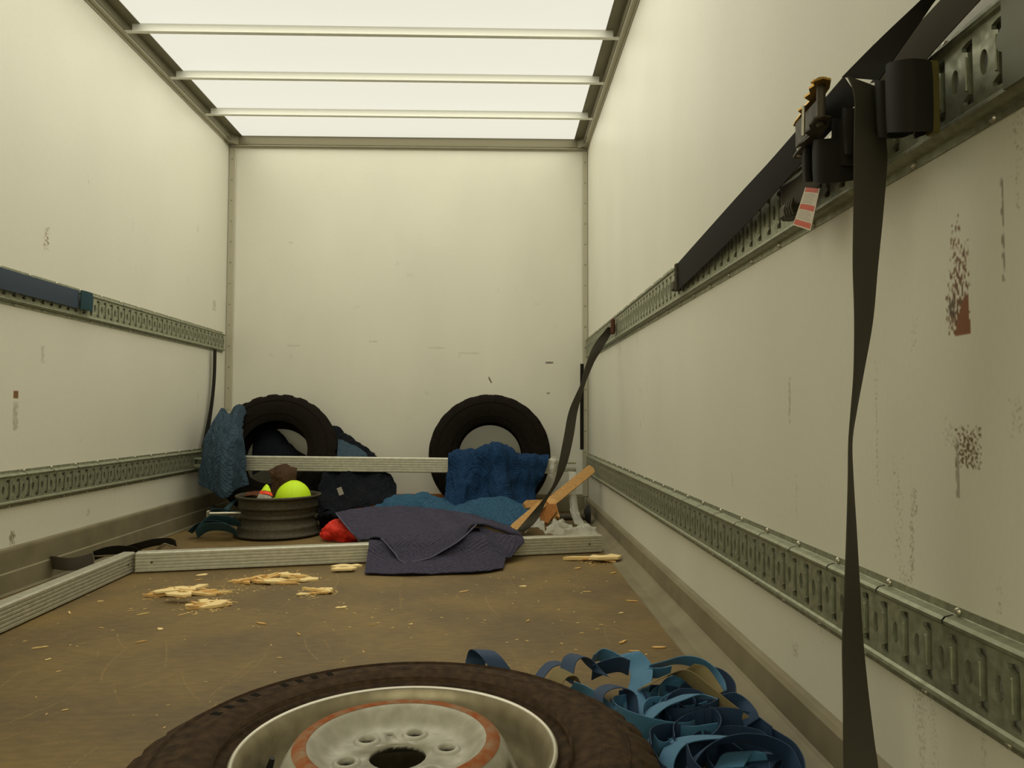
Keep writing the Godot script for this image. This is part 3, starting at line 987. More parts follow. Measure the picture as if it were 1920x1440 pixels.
	for k in 6:
		var a := deg_to_rad(-46.5 + 60.0 * k)
		cut.call("lug_hole", 0.0105, Transform3D(Basis(), Vector3(sin(a) * 0.065, 0.175, -cos(a) * 0.065)), 0.06)
		var h := deg_to_rad(-78.0 + 60.0 * k)
		var n := Vector3(sin(h), 0.55, -cos(h)).normalized()
		var side := Vector3(cos(h), 0, sin(h))
		cut.call("hand_hole", 0.014, Transform3D(Basis(side * 1.5, n, side.cross(n)), Vector3(sin(h) * 0.152, 0.163, -cos(h) * 0.152)), 0.05)
	cut.call("pin_hole", 0.0045, Transform3D(Basis(), Vector3(sin(-0.29) * 0.067, 0.175, -cos(-0.29) * 0.067)), 0.06)
	csg.material_override = M.silver_steel
	t.add_child(csg, true)
	st = begin()
	lathe(st, [Vector2(0.1145, 0.2015), Vector2(0.119, 0.2034), Vector2(0.126, 0.2024), Vector2(0.1325, 0.198)], 96, Vector3.ZERO, Basis(), true)
	obj("rusty_ridge", st, M.rust, csg)
	# coned seats round the lug holes
	for k in 6:
		st = begin()
		var a := deg_to_rad(-46.5 + 60.0 * k)
		lathe(st, [Vector2(0.0105, 0.1785), Vector2(0.0125, 0.1812), Vector2(0.016, 0.1805), Vector2(0.019, 0.178)], 20, Vector3(sin(a) * 0.065, 0, -cos(a) * 0.065), Basis(), true)
		obj("lug_seat", st, M.silver_steel, csg)
	st = begin()
	var va := deg_to_rad(-77.0)
	var vp := Vector3(sin(va) * 0.184, 0.135, -cos(va) * 0.184)
	tube(st, [vp, vp + Vector3(0.003, 0.012, 0), vp + Vector3(0.007, 0.024, 0.002)], [0.006, 0.0045, 0.0035], 10)
	obj("valve_stem", st, M.black_plastic, t)
	# the bare rim standing by the left tyre
	t = base("steel_rim", Vector3(-0.556, 0, 0.85))
	tag(t, "bare dark steel wheel rim lying flat at the back left, holding clothing", "wheel rim")
	st = begin()
	lathe(st, [Vector2(0.190, 0.012), Vector2(0.213, 0.006), Vector2(0.219, 0.011), Vector2(0.219, 0.016), Vector2(0.213, 0.020), Vector2(0.204, 0.023), Vector2(0.201, 0.034), Vector2(0.197, 0.046), Vector2(0.199, 0.052), Vector2(0.191, 0.060), Vector2(0.179, 0.068), Vector2(0.177, 0.090), Vector2(0.184, 0.097), Vector2(0.187, 0.103), Vector2(0.180, 0.110), Vector2(0.180, 0.128), Vector2(0.192, 0.140), Vector2(0.197, 0.147), Vector2(0.199, 0.152), Vector2(0.195, 0.158), Vector2(0.196, 0.184), Vector2(0.200, 0.191), Vector2(0.209, 0.195), Vector2(0.213, 0.200), Vector2(0.212, 0.206), Vector2(0.206, 0.208), Vector2(0.198, 0.204), Vector2(0.192, 0.19), Vector2(0.188, 0.13), Vector2(0.172, 0.1), Vector2(0.172, 0.02), Vector2(0.190, 0.012)], 96)
	obj("barrel", st, M.dark_steel, t)
	st = begin()
	lathe(st, [Vector2(0.036, 0.108), Vector2(0.1, 0.11), Vector2(0.13, 0.13), Vector2(0.15, 0.126), Vector2(0.173, 0.09)], 64, Vector3.ZERO, Basis(), true)
	lathe(st, [Vector2(0.036, 0.102), Vector2(0.1, 0.104), Vector2(0.13, 0.124), Vector2(0.15, 0.12), Vector2(0.173, 0.084)], 64)
	obj("wheel_disc", st, M.dark_steel, t)

# ---------------------------------------------------------------- blankets
func cloth(called: String, net: Array, nu: int, nv: int, wr: float, fr: float, seed: int, m: Material, parent: Node = null, thick := 0.008, stretch := Vector3.ONE) -> MeshInstance3D:
	var st := begin()
	slab(st, patch(net, nu, nv, wr, fr, seed, stretch), thick, 1.0)
	return obj(called, st, m, parent)

func hem(called: String, pts: Array, r: float, m: Material, parent: Node) -> void:
	var st := begin()
	var p := []
	for k in 49: p.append(along(pts, k / 48.0))
	tube(st, p, r, 6)
	obj(called, st, m, parent)

func blankets() -> void:
	# navy one spilling over the floor beam
	var t := base("moving_blanket")
	tag(t, "dark navy quilted moving blanket draped over the floor beam in the middle", "blanket", "quilted moving blankets")
	cloth("lower_fold", [
		[Vector3(0.001, 0.076, 1.42), Vector3(0.162, 0.091, 1.4), Vector3(0.325, 0.099, 1.38), Vector3(0.468, 0.108, 1.38), Vector3(0.599, 0.08, 1.38)],
		[Vector3(0.032, 0.079, 1.575), Vector3(0.182, 0.088, 1.56), Vector3(0.337, 0.094, 1.545), Vector3(0.472, 0.096, 1.53), Vector3(0.604, 0.06, 1.51)],
		[Vector3(0.039, 0.036, 1.66), Vector3(0.194, 0.039, 1.655), Vector3(0.345, 0.041, 1.645), Vector3(0.475, 0.043, 1.635), Vector3(0.603, 0.023, 1.6)],
		[Vector3(0.059, 0.008, 1.82), Vector3(0.217, 0.008, 1.841), Vector3(0.358, 0.008, 1.823), Vector3(0.501, 0.008, 1.806), Vector3(0.591, 0.008, 1.738)]], 60, 34, 0.012, 7.0, 3, M.quilt_navy, t)
	var upper := cloth("upper_fold", [
		[Vector3(-0.23, 0.132, 1.02), Vector3(-0.079, 0.148, 0.96), Vector3(0.08, 0.152, 0.95), Vector3(0.215, 0.145, 0.96), Vector3(0.351, 0.137, 1), Vector3(0.459, 0.127, 1.08), Vector3(0.576, 0.105, 1.2)],
		[Vector3(-0.141, 0.096, 1.2), Vector3(0, 0.113, 1.2), Vector3(0.13, 0.118, 1.2), Vector3(0.245, 0.116, 1.2), Vector3(0.364, 0.118, 1.22), Vector3(0.477, 0.129, 1.26), Vector3(0.631, 0.104, 1.32)],
		[Vector3(-0.054, 0.075, 1.4), Vector3(0.06, 0.1, 1.47), Vector3(0.167, 0.098, 1.5), Vector3(0.272, 0.102, 1.5), Vector3(0.389, 0.116, 1.46), Vector3(0.476, 0.14, 1.42), Vector3(0.67, 0.097, 1.44)],
		[Vector3(-0.026, 0.069, 1.45), Vector3(0.092, 0.097, 1.59), Vector3(0.191, 0.022, 1.7), Vector3(0.29, 0.034, 1.685), Vector3(0.412, 0.094, 1.6), Vector3(0.482, 0.141, 1.47), Vector3(0.677, 0.079, 1.46)]], 84, 44, 0.010, 7.0, 4, M.quilt_navy, t)
	cloth("rolled_corner", [
		[Vector3(0.486, 0.134, 1.44), Vector3(0.54, 0.112, 1.46), Vector3(0.609, 0.097, 1.47), Vector3(0.677, 0.088, 1.46)],
		[Vector3(0.496, 0.104, 1.47), Vector3(0.551, 0.086, 1.5), Vector3(0.62, 0.074, 1.51), Vector3(0.685, 0.07, 1.49)],
		[Vector3(0.522, 0.073, 1.53), Vector3(0.567, 0.059, 1.55), Vector3(0.619, 0.052, 1.55), Vector3(0.658, 0.048, 1.53)],
		[Vector3(0.552, 0.03, 1.59), Vector3(0.581, 0.028, 1.6), Vector3(0.607, 0.023, 1.6), Vector3(0.625, 0.021, 1.59)]], 24, 24, 0.006, 9.0, 6, M.quilt_navy, t)
	hem("stitched_hem", [Vector3(0.085, 0.103, 1.6), Vector3(0.105, 0.093, 1.615), Vector3(0.152, 0.057, 1.67), Vector3(0.193, 0.03, 1.715), Vector3(0.285, 0.039, 1.7), Vector3(0.356, 0.069, 1.655), Vector3(0.419, 0.103, 1.612), Vector3(0.478, 0.144, 1.49)], 0.0035, M.hem, upper)
	hem("stitched_hem", [Vector3(-0.223, 0.131, 1.03), Vector3(-0.139, 0.1, 1.21), Vector3(-0.086, 0.085, 1.33), Vector3(-0.032, 0.074, 1.44)], 0.0035, M.hem, upper)
	# teal blue one spread behind it
	t = base("moving_blanket")
	tag(t, "faded mid blue quilted blanket spread on the floor behind the navy blanket", "blanket", "quilted moving blankets")
	cloth("spread_sheet", [
		[Vector3(-0.07, 0.13, 0.8), Vector3(0.007, 0.176, 0.76), Vector3(0.123, 0.187, 0.74), Vector3(0.201, 0.191, 0.72), Vector3(0.336, 0.128, 0.74), Vector3(0.465, 0.161, 0.78), Vector3(0.605, 0.174, 0.8), Vector3(0.729, 0.148, 0.86)],
		[Vector3(-0.057, 0.11, 0.86), Vector3(0.035, 0.16, 0.86), Vector3(0.164, 0.173, 0.86), Vector3(0.247, 0.149, 0.86), Vector3(0.358, 0.113, 0.88), Vector3(0.481, 0.132, 0.9), Vector3(0.604, 0.133, 0.95), Vector3(0.728, 0.113, 1)],
		[Vector3(-0.02, 0.108, 0.96), Vector3(0.097, 0.116, 0.98), Vector3(0.217, 0.116, 0.98), Vector3(0.31, 0.11, 0.98), Vector3(0.404, 0.108, 1), Vector3(0.497, 0.101, 1.03), Vector3(0.601, 0.094, 1.16), Vector3(0.709, 0.088, 1.2)],
		[Vector3(-0.005, 0.094, 1.05), Vector3(0.106, 0.099, 1.05), Vector3(0.226, 0.098, 1.08), Vector3(0.317, 0.093, 1.08), Vector3(0.408, 0.091, 1.1), Vector3(0.5, 0.091, 1.15), Vector3(0.6, 0.083, 1.25), Vector3(0.697, 0.081, 1.3)]], 84, 40, 0.030, 6.0, 8, M.quilt_teal, t)
	# blue one over the raised beam
	t = base("moving_blanket")
	tag(t, "blue quilted blanket hanging over the raised beam before the right tyre", "blanket", "quilted moving blankets")
	cloth("draped_sheet", [
		[Vector3(0.289, 0.327, 0.425), Vector3(0.409, 0.346, 0.425), Vector3(0.507, 0.358, 0.42), Vector3(0.594, 0.364, 0.42), Vector3(0.701, 0.327, 0.425), Vector3(0.846, 0.315, 0.425)],
		[Vector3(0.29, 0.386, 0.445), Vector3(0.409, 0.405, 0.445), Vector3(0.507, 0.42, 0.44), Vector3(0.587, 0.429, 0.44), Vector3(0.701, 0.381, 0.445), Vector3(0.863, 0.372, 0.445)],
		[Vector3(0.296, 0.376, 0.525), Vector3(0.407, 0.397, 0.535), Vector3(0.497, 0.414, 0.56), Vector3(0.58, 0.426, 0.57), Vector3(0.683, 0.377, 0.54), Vector3(0.858, 0.364, 0.525)],
		[Vector3(0.297, 0.293, 0.54), Vector3(0.392, 0.298, 0.6), Vector3(0.489, 0.32, 0.58), Vector3(0.577, 0.306, 0.63), Vector3(0.687, 0.303, 0.58), Vector3(0.821, 0.269, 0.535)],
		[Vector3(0.292, 0.209, 0.59), Vector3(0.389, 0.223, 0.67), Vector3(0.48, 0.203, 0.59), Vector3(0.586, 0.241, 0.68), Vector3(0.675, 0.218, 0.62), Vector3(0.778, 0.188, 0.555)],
		[Vector3(0.275, 0.121, 0.64), Vector3(0.376, 0.122, 0.74), Vector3(0.488, 0.132, 0.68), Vector3(0.603, 0.162, 0.74), Vector3(0.69, 0.138, 0.68), Vector3(0.776, 0.128, 0.6)]], 84, 70, 0.042, 7.0, 10, M.quilt_blue, t, 0.009, Vector3(1.0, 0.35, 0.5))
	cloth("rumpled_hem", [
		[Vector3(0.492, 0.142, 0.74), Vector3(0.577, 0.172, 0.78), Vector3(0.619, 0.18, 0.8), Vector3(0.69, 0.161, 0.78), Vector3(0.764, 0.137, 0.72)],
		[Vector3(0.535, 0.127, 0.78), Vector3(0.591, 0.135, 0.84), Vector3(0.624, 0.143, 0.86), Vector3(0.688, 0.118, 0.84), Vector3(0.766, 0.11, 0.78)],
		[Vector3(0.563, 0.107, 0.84), Vector3(0.604, 0.094, 0.9), Vector3(0.631, 0.091, 0.92), Vector3(0.686, 0.077, 0.9), Vector3(0.757, 0.08, 0.84)]], 30, 24, 0.014, 9.0, 12, M.quilt_blue, t)
	# grey blue one hanging at the left end
	t = base("moving_blanket")
	tag(t, "grey blue quilted blanket hanging in folds at the left end of the raised beam", "blanket", "quilted moving blankets")
	cloth("draped_sheet", [
		[Vector3(-1.02, 0.631, 0.4), Vector3(-0.988, 0.607, 0.42), Vector3(-0.96, 0.588, 0.44), Vector3(-0.964, 0.619, 0.36), Vector3(-0.971, 0.638, 0.26), Vector3(-0.98, 0.645, 0.14)],
		[Vector3(-0.993, 0.64, 0.5), Vector3(-0.958, 0.619, 0.52), Vector3(-0.927, 0.598, 0.54), Vector3(-0.929, 0.622, 0.46), Vector3(-0.934, 0.644, 0.36), Vector3(-0.96, 0.651, 0.2)],
		[Vector3(-1.017, 0.513, 0.6), Vector3(-0.969, 0.514, 0.62), Vector3(-0.902, 0.48, 0.66), Vector3(-0.876, 0.514, 0.62), Vector3(-0.86, 0.524, 0.56), Vector3(-0.866, 0.538, 0.5)],
		[Vector3(-1.042, 0.403, 0.62), Vector3(-0.959, 0.406, 0.68), Vector3(-0.894, 0.39, 0.7), Vector3(-0.86, 0.4, 0.66), Vector3(-0.844, 0.408, 0.6), Vector3(-0.843, 0.406, 0.56)],
		[Vector3(-1.035, 0.312, 0.64), Vector3(-0.959, 0.304, 0.69), Vector3(-0.889, 0.289, 0.71), Vector3(-0.855, 0.297, 0.67), Vector3(-0.833, 0.304, 0.61), Vector3(-0.817, 0.302, 0.58)],
		[Vector3(-1.03, 0.235, 0.65), Vector3(-0.957, 0.208, 0.69), Vector3(-0.889, 0.173, 0.71), Vector3(-0.862, 0.2, 0.67), Vector3(-0.834, 0.218, 0.62), Vector3(-0.801, 0.228, 0.58)]], 52, 64, 0.035, 9.0, 14, M.quilt_grey, t, 0.008, Vector3(1.0, 0.3, 0.5))
	# dark one heaped round the left tyre
	t = base("moving_blanket")
	tag(t, "very dark blanket heaped against the right side of the left tyre", "blanket", "quilted moving blankets")
	cloth("heaped_sheet", [
		[Vector3(-0.487, 0.541, 0.1), Vector3(-0.395, 0.502, 0.1), Vector3(-0.329, 0.462, 0.1), Vector3(-0.262, 0.413, 0.1), Vector3(-0.203, 0.357, 0.1)],
		[Vector3(-0.451, 0.472, 0.2), Vector3(-0.374, 0.472, 0.2), Vector3(-0.309, 0.437, 0.2), Vector3(-0.251, 0.398, 0.2), Vector3(-0.183, 0.349, 0.18)],
		[Vector3(-0.425, 0.334, 0.36), Vector3(-0.339, 0.334, 0.36), Vector3(-0.261, 0.335, 0.36), Vector3(-0.172, 0.327, 0.34), Vector3(-0.115, 0.309, 0.3)],
		[Vector3(-0.412, 0.25, 0.52), Vector3(-0.324, 0.26, 0.5), Vector3(-0.229, 0.27, 0.48), Vector3(-0.136, 0.281, 0.46), Vector3(-0.063, 0.278, 0.42)],
		[Vector3(-0.405, 0.171, 0.62), Vector3(-0.297, 0.183, 0.62), Vector3(-0.179, 0.206, 0.62), Vector3(-0.08, 0.214, 0.58), Vector3(0, 0.217, 0.52)],
		[Vector3(-0.357, 0.108, 0.84), Vector3(-0.25, 0.108, 0.84), Vector3(-0.145, 0.125, 0.8), Vector3(-0.046, 0.131, 0.76), Vector3(0.008, 0.141, 0.66)]], 52, 52, 0.05, 7.0, 16, M.quilt_dark, t, 0.008, Vector3(1.0, 0.5, 0.5))
	cloth("pale_patch", [
		[Vector3(-0.387, 0.467, 0.23), Vector3(-0.335, 0.454, 0.23), Vector3(-0.287, 0.428, 0.23), Vector3(-0.239, 0.396, 0.23)],
		[Vector3(-0.374, 0.419, 0.3), Vector3(-0.321, 0.412, 0.3), Vector3(-0.264, 0.4, 0.3), Vector3(-0.211, 0.38, 0.28)],
		[Vector3(-0.36, 0.354, 0.38), Vector3(-0.298, 0.348, 0.38), Vector3(-0.236, 0.342, 0.38), Vector3(-0.172, 0.335, 0.36)]], 20, 16, 0.008, 9.0, 17, M.quilt_grey, t)
	var st := begin()
	bx(st, Vector3(-0.272, 0.206, 0.7), Vector3(0.026, 0.042, 0.002), 0.0, Basis(Vector3(0, 0, 1), 0.35))
	obj("care_label", st, M.reflective, t)
	# dark lining inside the left tyre
	t = base("moving_blanket")
	tag(t, "dark navy blanket stuffed inside the hole of the left tyre", "blanket", "quilted moving blankets")
	cloth("stuffed_sheet", [
		[Vector3(-0.922, 0.456, 0.15), Vector3(-0.855, 0.522, 0.15), Vector3(-0.79, 0.525, 0.15), Vector3(-0.715, 0.457, 0.15), Vector3(-0.643, 0.379, 0.15), Vector3(-0.603, 0.353, 0.15)],
		[Vector3(-0.891, 0.383, 0.24), Vector3(-0.819, 0.416, 0.26), Vector3(-0.741, 0.423, 0.28), Vector3(-0.677, 0.385, 0.26), Vector3(-0.618, 0.345, 0.24), Vector3(-0.575, 0.325, 0.22)],
		[Vector3(-0.857, 0.264, 0.34), Vector3(-0.792, 0.295, 0.34), Vector3(-0.709, 0.303, 0.36), Vector3(-0.637, 0.296, 0.34), Vector3(-0.59, 0.282, 0.32), Vector3(-0.545, 0.274, 0.3)]], 40, 24, 0.02, 8.0, 18, M.quilt_dark, t)

# ---------------------------------------------------------------- things at the far end
func cargo() -> void:
	# red cloth
	var t := base("red_cloth")
	tag(t, "crumpled bright red cloth on the floor beside the navy blanket", "cloth")
	cloth("crumpled_sheet", [
		[Vector3(-0.239, 0.087, 1), Vector3(-0.213, 0.098, 1), Vector3(-0.185, 0.09, 1.02), Vector3(-0.147, 0.073, 1.08)],
		[Vector3(-0.281, 0.056, 1), Vector3(-0.233, 0.076, 1.03), Vector3(-0.19, 0.085, 1.06), Vector3(-0.123, 0.057, 1.14)],
		[Vector3(-0.297, 0.017, 1.02), Vector3(-0.242, 0.042, 1.08), Vector3(-0.167, 0.059, 1.12), Vector3(-0.091, 0.042, 1.2)],
		[Vector3(-0.285, 0.006, 1.047), Vector3(-0.244, 0.006, 1.047), Vector3(-0.167, 0.006, 1.093), Vector3(-0.103, 0.006, 1.078)]], 30, 26, 0.03, 11.0, 21, M.red_cloth, t, 0.003)
	t = base("black_gloves")
	tag(t, "dark crumpled work gloves on the floor above the red cloth", "gloves")
	cloth("crumpled_sheet", [
		[Vector3(-0.376, 0.081, 0.76), Vector3(-0.343, 0.111, 0.78), Vector3(-0.306, 0.119, 0.8), Vector3(-0.258, 0.108, 0.84)],
		[Vector3(-0.351, 0.07, 0.84), Vector3(-0.315, 0.097, 0.88), Vector3(-0.272, 0.105, 0.9), Vector3(-0.229, 0.096, 0.95)],
		[Vector3(-0.402, 0.006, 0.599), Vector3(-0.349, 0.006, 0.675), Vector3(-0.323, 0.006, 0.637), Vector3(-0.303, 0.006, 0.599)]], 22, 16, 0.02, 13.0, 22, M.quilt_dark, t, 0.004)
	# fluorescent hat in the rim
	t = base("hi_vis_hat", Vector3(-0.476, 0.18, 0.87))
	tag(t, "fluorescent yellow green rounded hat lying in the bare rim", "hat")
	var st := begin()
	var prof := []
	for k in 13:
		var a := PI / 2 * k / 12.0
		prof.append(Vector2(0.090 * sin(a) + 0.0003, 0.098 * cos(a)))
	lathe(st, prof, 40, Vector3.ZERO, Basis(), false)
	var crown := obj("crown", st, M.hi_vis, t)
	st = begin()
	for k in 3:
		st = begin()
		var pts := []
		for q in 15:
			var a := PI * q / 14.0
			var d := Vector3(cos(deg_to_rad(20 + 60 * k)), 0, sin(deg_to_rad(20 + 60 * k)))
			pts.append(d * cos(a) * 0.0905 + Vector3(0, 0.0985 * sin(a), 0))
		tube(st, pts, 0.0012, 6)
		obj("seam", st, M.hi_vis, crown)
	st = begin()
	var g := []
	for k in 9:
		var a := PI * 0.75 + PI * 0.5 * k / 8.0
		var d := Vector3(cos(a), 0, -sin(a))
		g.append([d * 0.082 + Vector3(0, 0.012, 0), d * 0.105 + Vector3(0, 0.006, 0), d * 0.125 + Vector3(0, -0.004, 0.01)])
	slab(st, g, 0.005)
	obj("brim", st, M.hi_vis, t)
	# safety vest
	t = base("safety_vest")
	tag(t, "folded yellow safety vest with orange trim and grey reflective band in the rim", "vest")
	cloth("yellow_panel", [[Vector3(-0.605, 0.254, 0.93), Vector3(-0.594, 0.262, 0.93), Vector3(-0.583, 0.254, 0.93)], [Vector3(-0.614, 0.232, 0.95), Vector3(-0.584, 0.236, 0.97), Vector3(-0.566, 0.229, 0.95)]], 10, 8, 0.006, 14.0, 31, M.hi_vis, t, 0.004)
	cloth("orange_trim", [[Vector3(-0.616, 0.235, 0.952), Vector3(-0.585, 0.234, 0.975), Vector3(-0.563, 0.224, 0.952)], [Vector3(-0.62, 0.217, 0.965), Vector3(-0.582, 0.22, 0.985), Vector3(-0.553, 0.207, 0.965)]], 10, 6, 0.004, 14.0, 32, M.orange_cloth, t, 0.004)
	cloth("reflective_band", [[Vector3(-0.619, 0.22, 0.967), Vector3(-0.581, 0.217, 0.987), Vector3(-0.561, 0.21, 0.967)], [Vector3(-0.628, 0.195, 0.98), Vector3(-0.584, 0.192, 0.995), Vector3(-0.55, 0.189, 0.975)]], 10, 6, 0.004, 14.0, 33, M.reflective, t, 0.004)
	# brown jacket
	t = base("brown_jacket")
	tag(t, "crumpled dark brown jacket sticking up out of the bare rim", "jacket")
	cloth("crumpled_sheet", [
		[Vector3(-0.627, 0.317, 0.78), Vector3(-0.598, 0.344, 0.76), Vector3(-0.553, 0.346, 0.75), Vector3(-0.486, 0.335, 0.76)],
		[Vector3(-0.607, 0.293, 0.82), Vector3(-0.563, 0.311, 0.84), Vector3(-0.519, 0.322, 0.84), Vector3(-0.48, 0.313, 0.8)],
		[Vector3(-0.595, 0.256, 0.84), Vector3(-0.55, 0.281, 0.88), Vector3(-0.512, 0.281, 0.88), Vector3(-0.474, 0.265, 0.82)],
		[Vector3(-0.621, 0.179, 0.84), Vector3(-0.568, 0.2, 0.88), Vector3(-0.506, 0.2, 0.88), Vector3(-0.457, 0.185, 0.84)]], 28, 28, 0.022, 12.0, 34, M.brown_cloth, t, 0.004)
	cloth("inner_lining", [[Vector3(-0.752, 0.201, 0.76), Vector3(-0.708, 0.207, 0.74), Vector3(-0.652, 0.201, 0.74)], [Vector3(-0.729, 0.192, 0.86), Vector3(-0.669, 0.198, 0.86), Vector3(-0.615, 0.187, 0.86)]], 14, 8, 0.012, 14.0, 35, mat("rusty_cloth", Color(0.36, 0.22, 0.15), 0.95), t, 0.004)
	# teal ratchet straps heaped left of the rim
	t = base("teal_strap")
	tag(t, "dull teal webbing straps heaped on the floor left of the bare rim", "strap")
	for e in [
		[[Vector3(-0.953, 0.032, 0.98), Vector3(-0.92, 0.063, 0.96), Vector3(-0.852, 0.085, 0.98), Vector3(-0.779, 0.082, 1), Vector3(-0.731, 0.056, 1)], Vector3(0, 0.010, 0.028)],
		[[Vector3(-0.889, 0.035, 1.06), Vector3(-0.854, 0.062, 1.04), Vector3(-0.803, 0.07, 1.04), Vector3(-0.743, 0.062, 1.04), Vector3(-0.701, 0.036, 1.04)], Vector3(0, 0.022, 0.018)],
		[[Vector3(-0.895, 0.044, 1.02), Vector3(-0.86, 0.09, 0.98), Vector3(-0.8, 0.095, 0.98), Vector3(-0.741, 0.082, 0.96), Vector3(-0.715, 0.058, 0.94)], Vector3(0, 0.022, 0.016)],
		[[Vector3(-0.838, 0.108, 0.84), Vector3(-0.818, 0.144, 0.82), Vector3(-0.786, 0.171, 0.82), Vector3(-0.757, 0.185, 0.84)], Vector3(0.02, 0.008, 0.0)],
		[[Vector3(-0.901, 0.057, 0.92), Vector3(-0.898, 0.114, 0.84), Vector3(-0.845, 0.117, 0.82), Vector3(-0.774, 0.105, 0.82)], Vector3(0, 0.012, 0.02)]]:
		st = begin()
		band(st, e[0], e[1], 0.004)
		obj("webbing", st, M.webbing_teal, t)
	st = begin()
	tube(st, [Vector3(-0.902, 0.114, 0.9), Vector3(-0.744, 0.111, 0.86)], 0.0075, 10)
	tube(st, [Vector3(-0.878, 0.092, 0.92), Vector3(-0.773, 0.092, 0.9)], 0.006, 10)
	bx(st, Vector3(-0.894, 0.105, 0.9), Vector3(0.014, 0.05, 0.03), 0.004)
	obj("buckle_bar", st, M.bare_steel, t)
	# load bar on the floor behind
	t = base("load_bar")
	tag(t, "round steel load bar lying across the floor behind the bare rim, with a rubber foot", "bar")
	st = begin()
	tube(st, [Vector3(-0.98, 0.045, 0.54), Vector3(1.06, 0.045, 0.54)], 0.019, 16)
	obj("tube", st, M.dark_steel, t)
	for s in [-1.0, 1.0]:
		st = begin()
		tube(st, [Vector3(s * 1.02 + 0.04, 0.06, 0.54), Vector3(s * 1.045 + 0.04, 0.06, 0.54), Vector3(s * 1.05 + 0.04, 0.06, 0.54)], [0.03, 0.055, 0.055], 18)
		obj("rubber_foot", st, M.black_plastic, t)
	# broken boards by the right wall
	var wood := [
		["board", Vector3(1.1, 0.317, 0.564), Vector3(0.821, 0.135, 0.8), 0.052, 0.014, "plank", "long broken pale board leaning up from the floor onto the right rail"],
		["board", Vector3(0.641, 0.099, 1.32), Vector3(0.797, 0.176, 1), 0.040, 0.014, "plank", "narrow orange board lying slanted on the corner of the navy blanket"],
		["board", Vector3(0.705, 0.177, 1.05), Vector3(0.802, 0.173, 1), 0.04, 0.020, "plank", "short pale board end poking out left of the black strap"],
		["board", Vector3(0.84, 0.183, 0.92), Vector3(0.859, 0.1, 1.02), 0.045, 0.018, "plank", "short upright splintered board under the leaning board"],
		["board", Vector3(0.776, 0.106, 1.08), Vector3(0.841, 0.168, 0.98), 0.085, 0.018, "plank_dark", "darker brown broken board at the bottom of the wood pieces"]]
	for e in wood:
		var a: Vector3 = e[1]
		var b: Vector3 = e[2]
		var x := (b - a).normalized()
		var z := Vector3(-0.05, 0.35, 0.93)
		z = (z - x * z.dot(x)).normalized()
		var y := z.cross(x)
		var o := base(e[0], (a + b) / 2, Basis(x, y, z))
		tag(o, e[5 + 1], "board", "broken boards by the right wall")
		st = begin()
		var L := (b - a).length()
		var w: float = e[3]
		var pl := PackedVector2Array([Vector2(-L / 2, -w / 2), Vector2(L / 2 - 0.02, -w / 2), Vector2(L / 2 + 0.012, -w * 0.2), Vector2(L / 2 - 0.012, w * 0.1), Vector2(L / 2, w / 2), Vector2(-L / 2 + 0.01, w / 2), Vector2(-L / 2 - 0.008, 0.1 * w)])
		solid_from(pl, e[4], Transform3D(Basis(), Vector3(0, 0, -e[4] / 2)) , st)
		obj("broken_plank", st, M[e[5]], o)
	# long board along the foot of the end wall
	t = base("board", Vector3(0.05, 0.062, 0.035))
	tag(t, "long orange brown board standing along the foot of the end wall", "board")
	st = begin()
	bx(st, Vector3.ZERO, Vector3(0.72, 0.118, 0.018), 0.003)
	obj("plank", st, M.plank_dark, t)
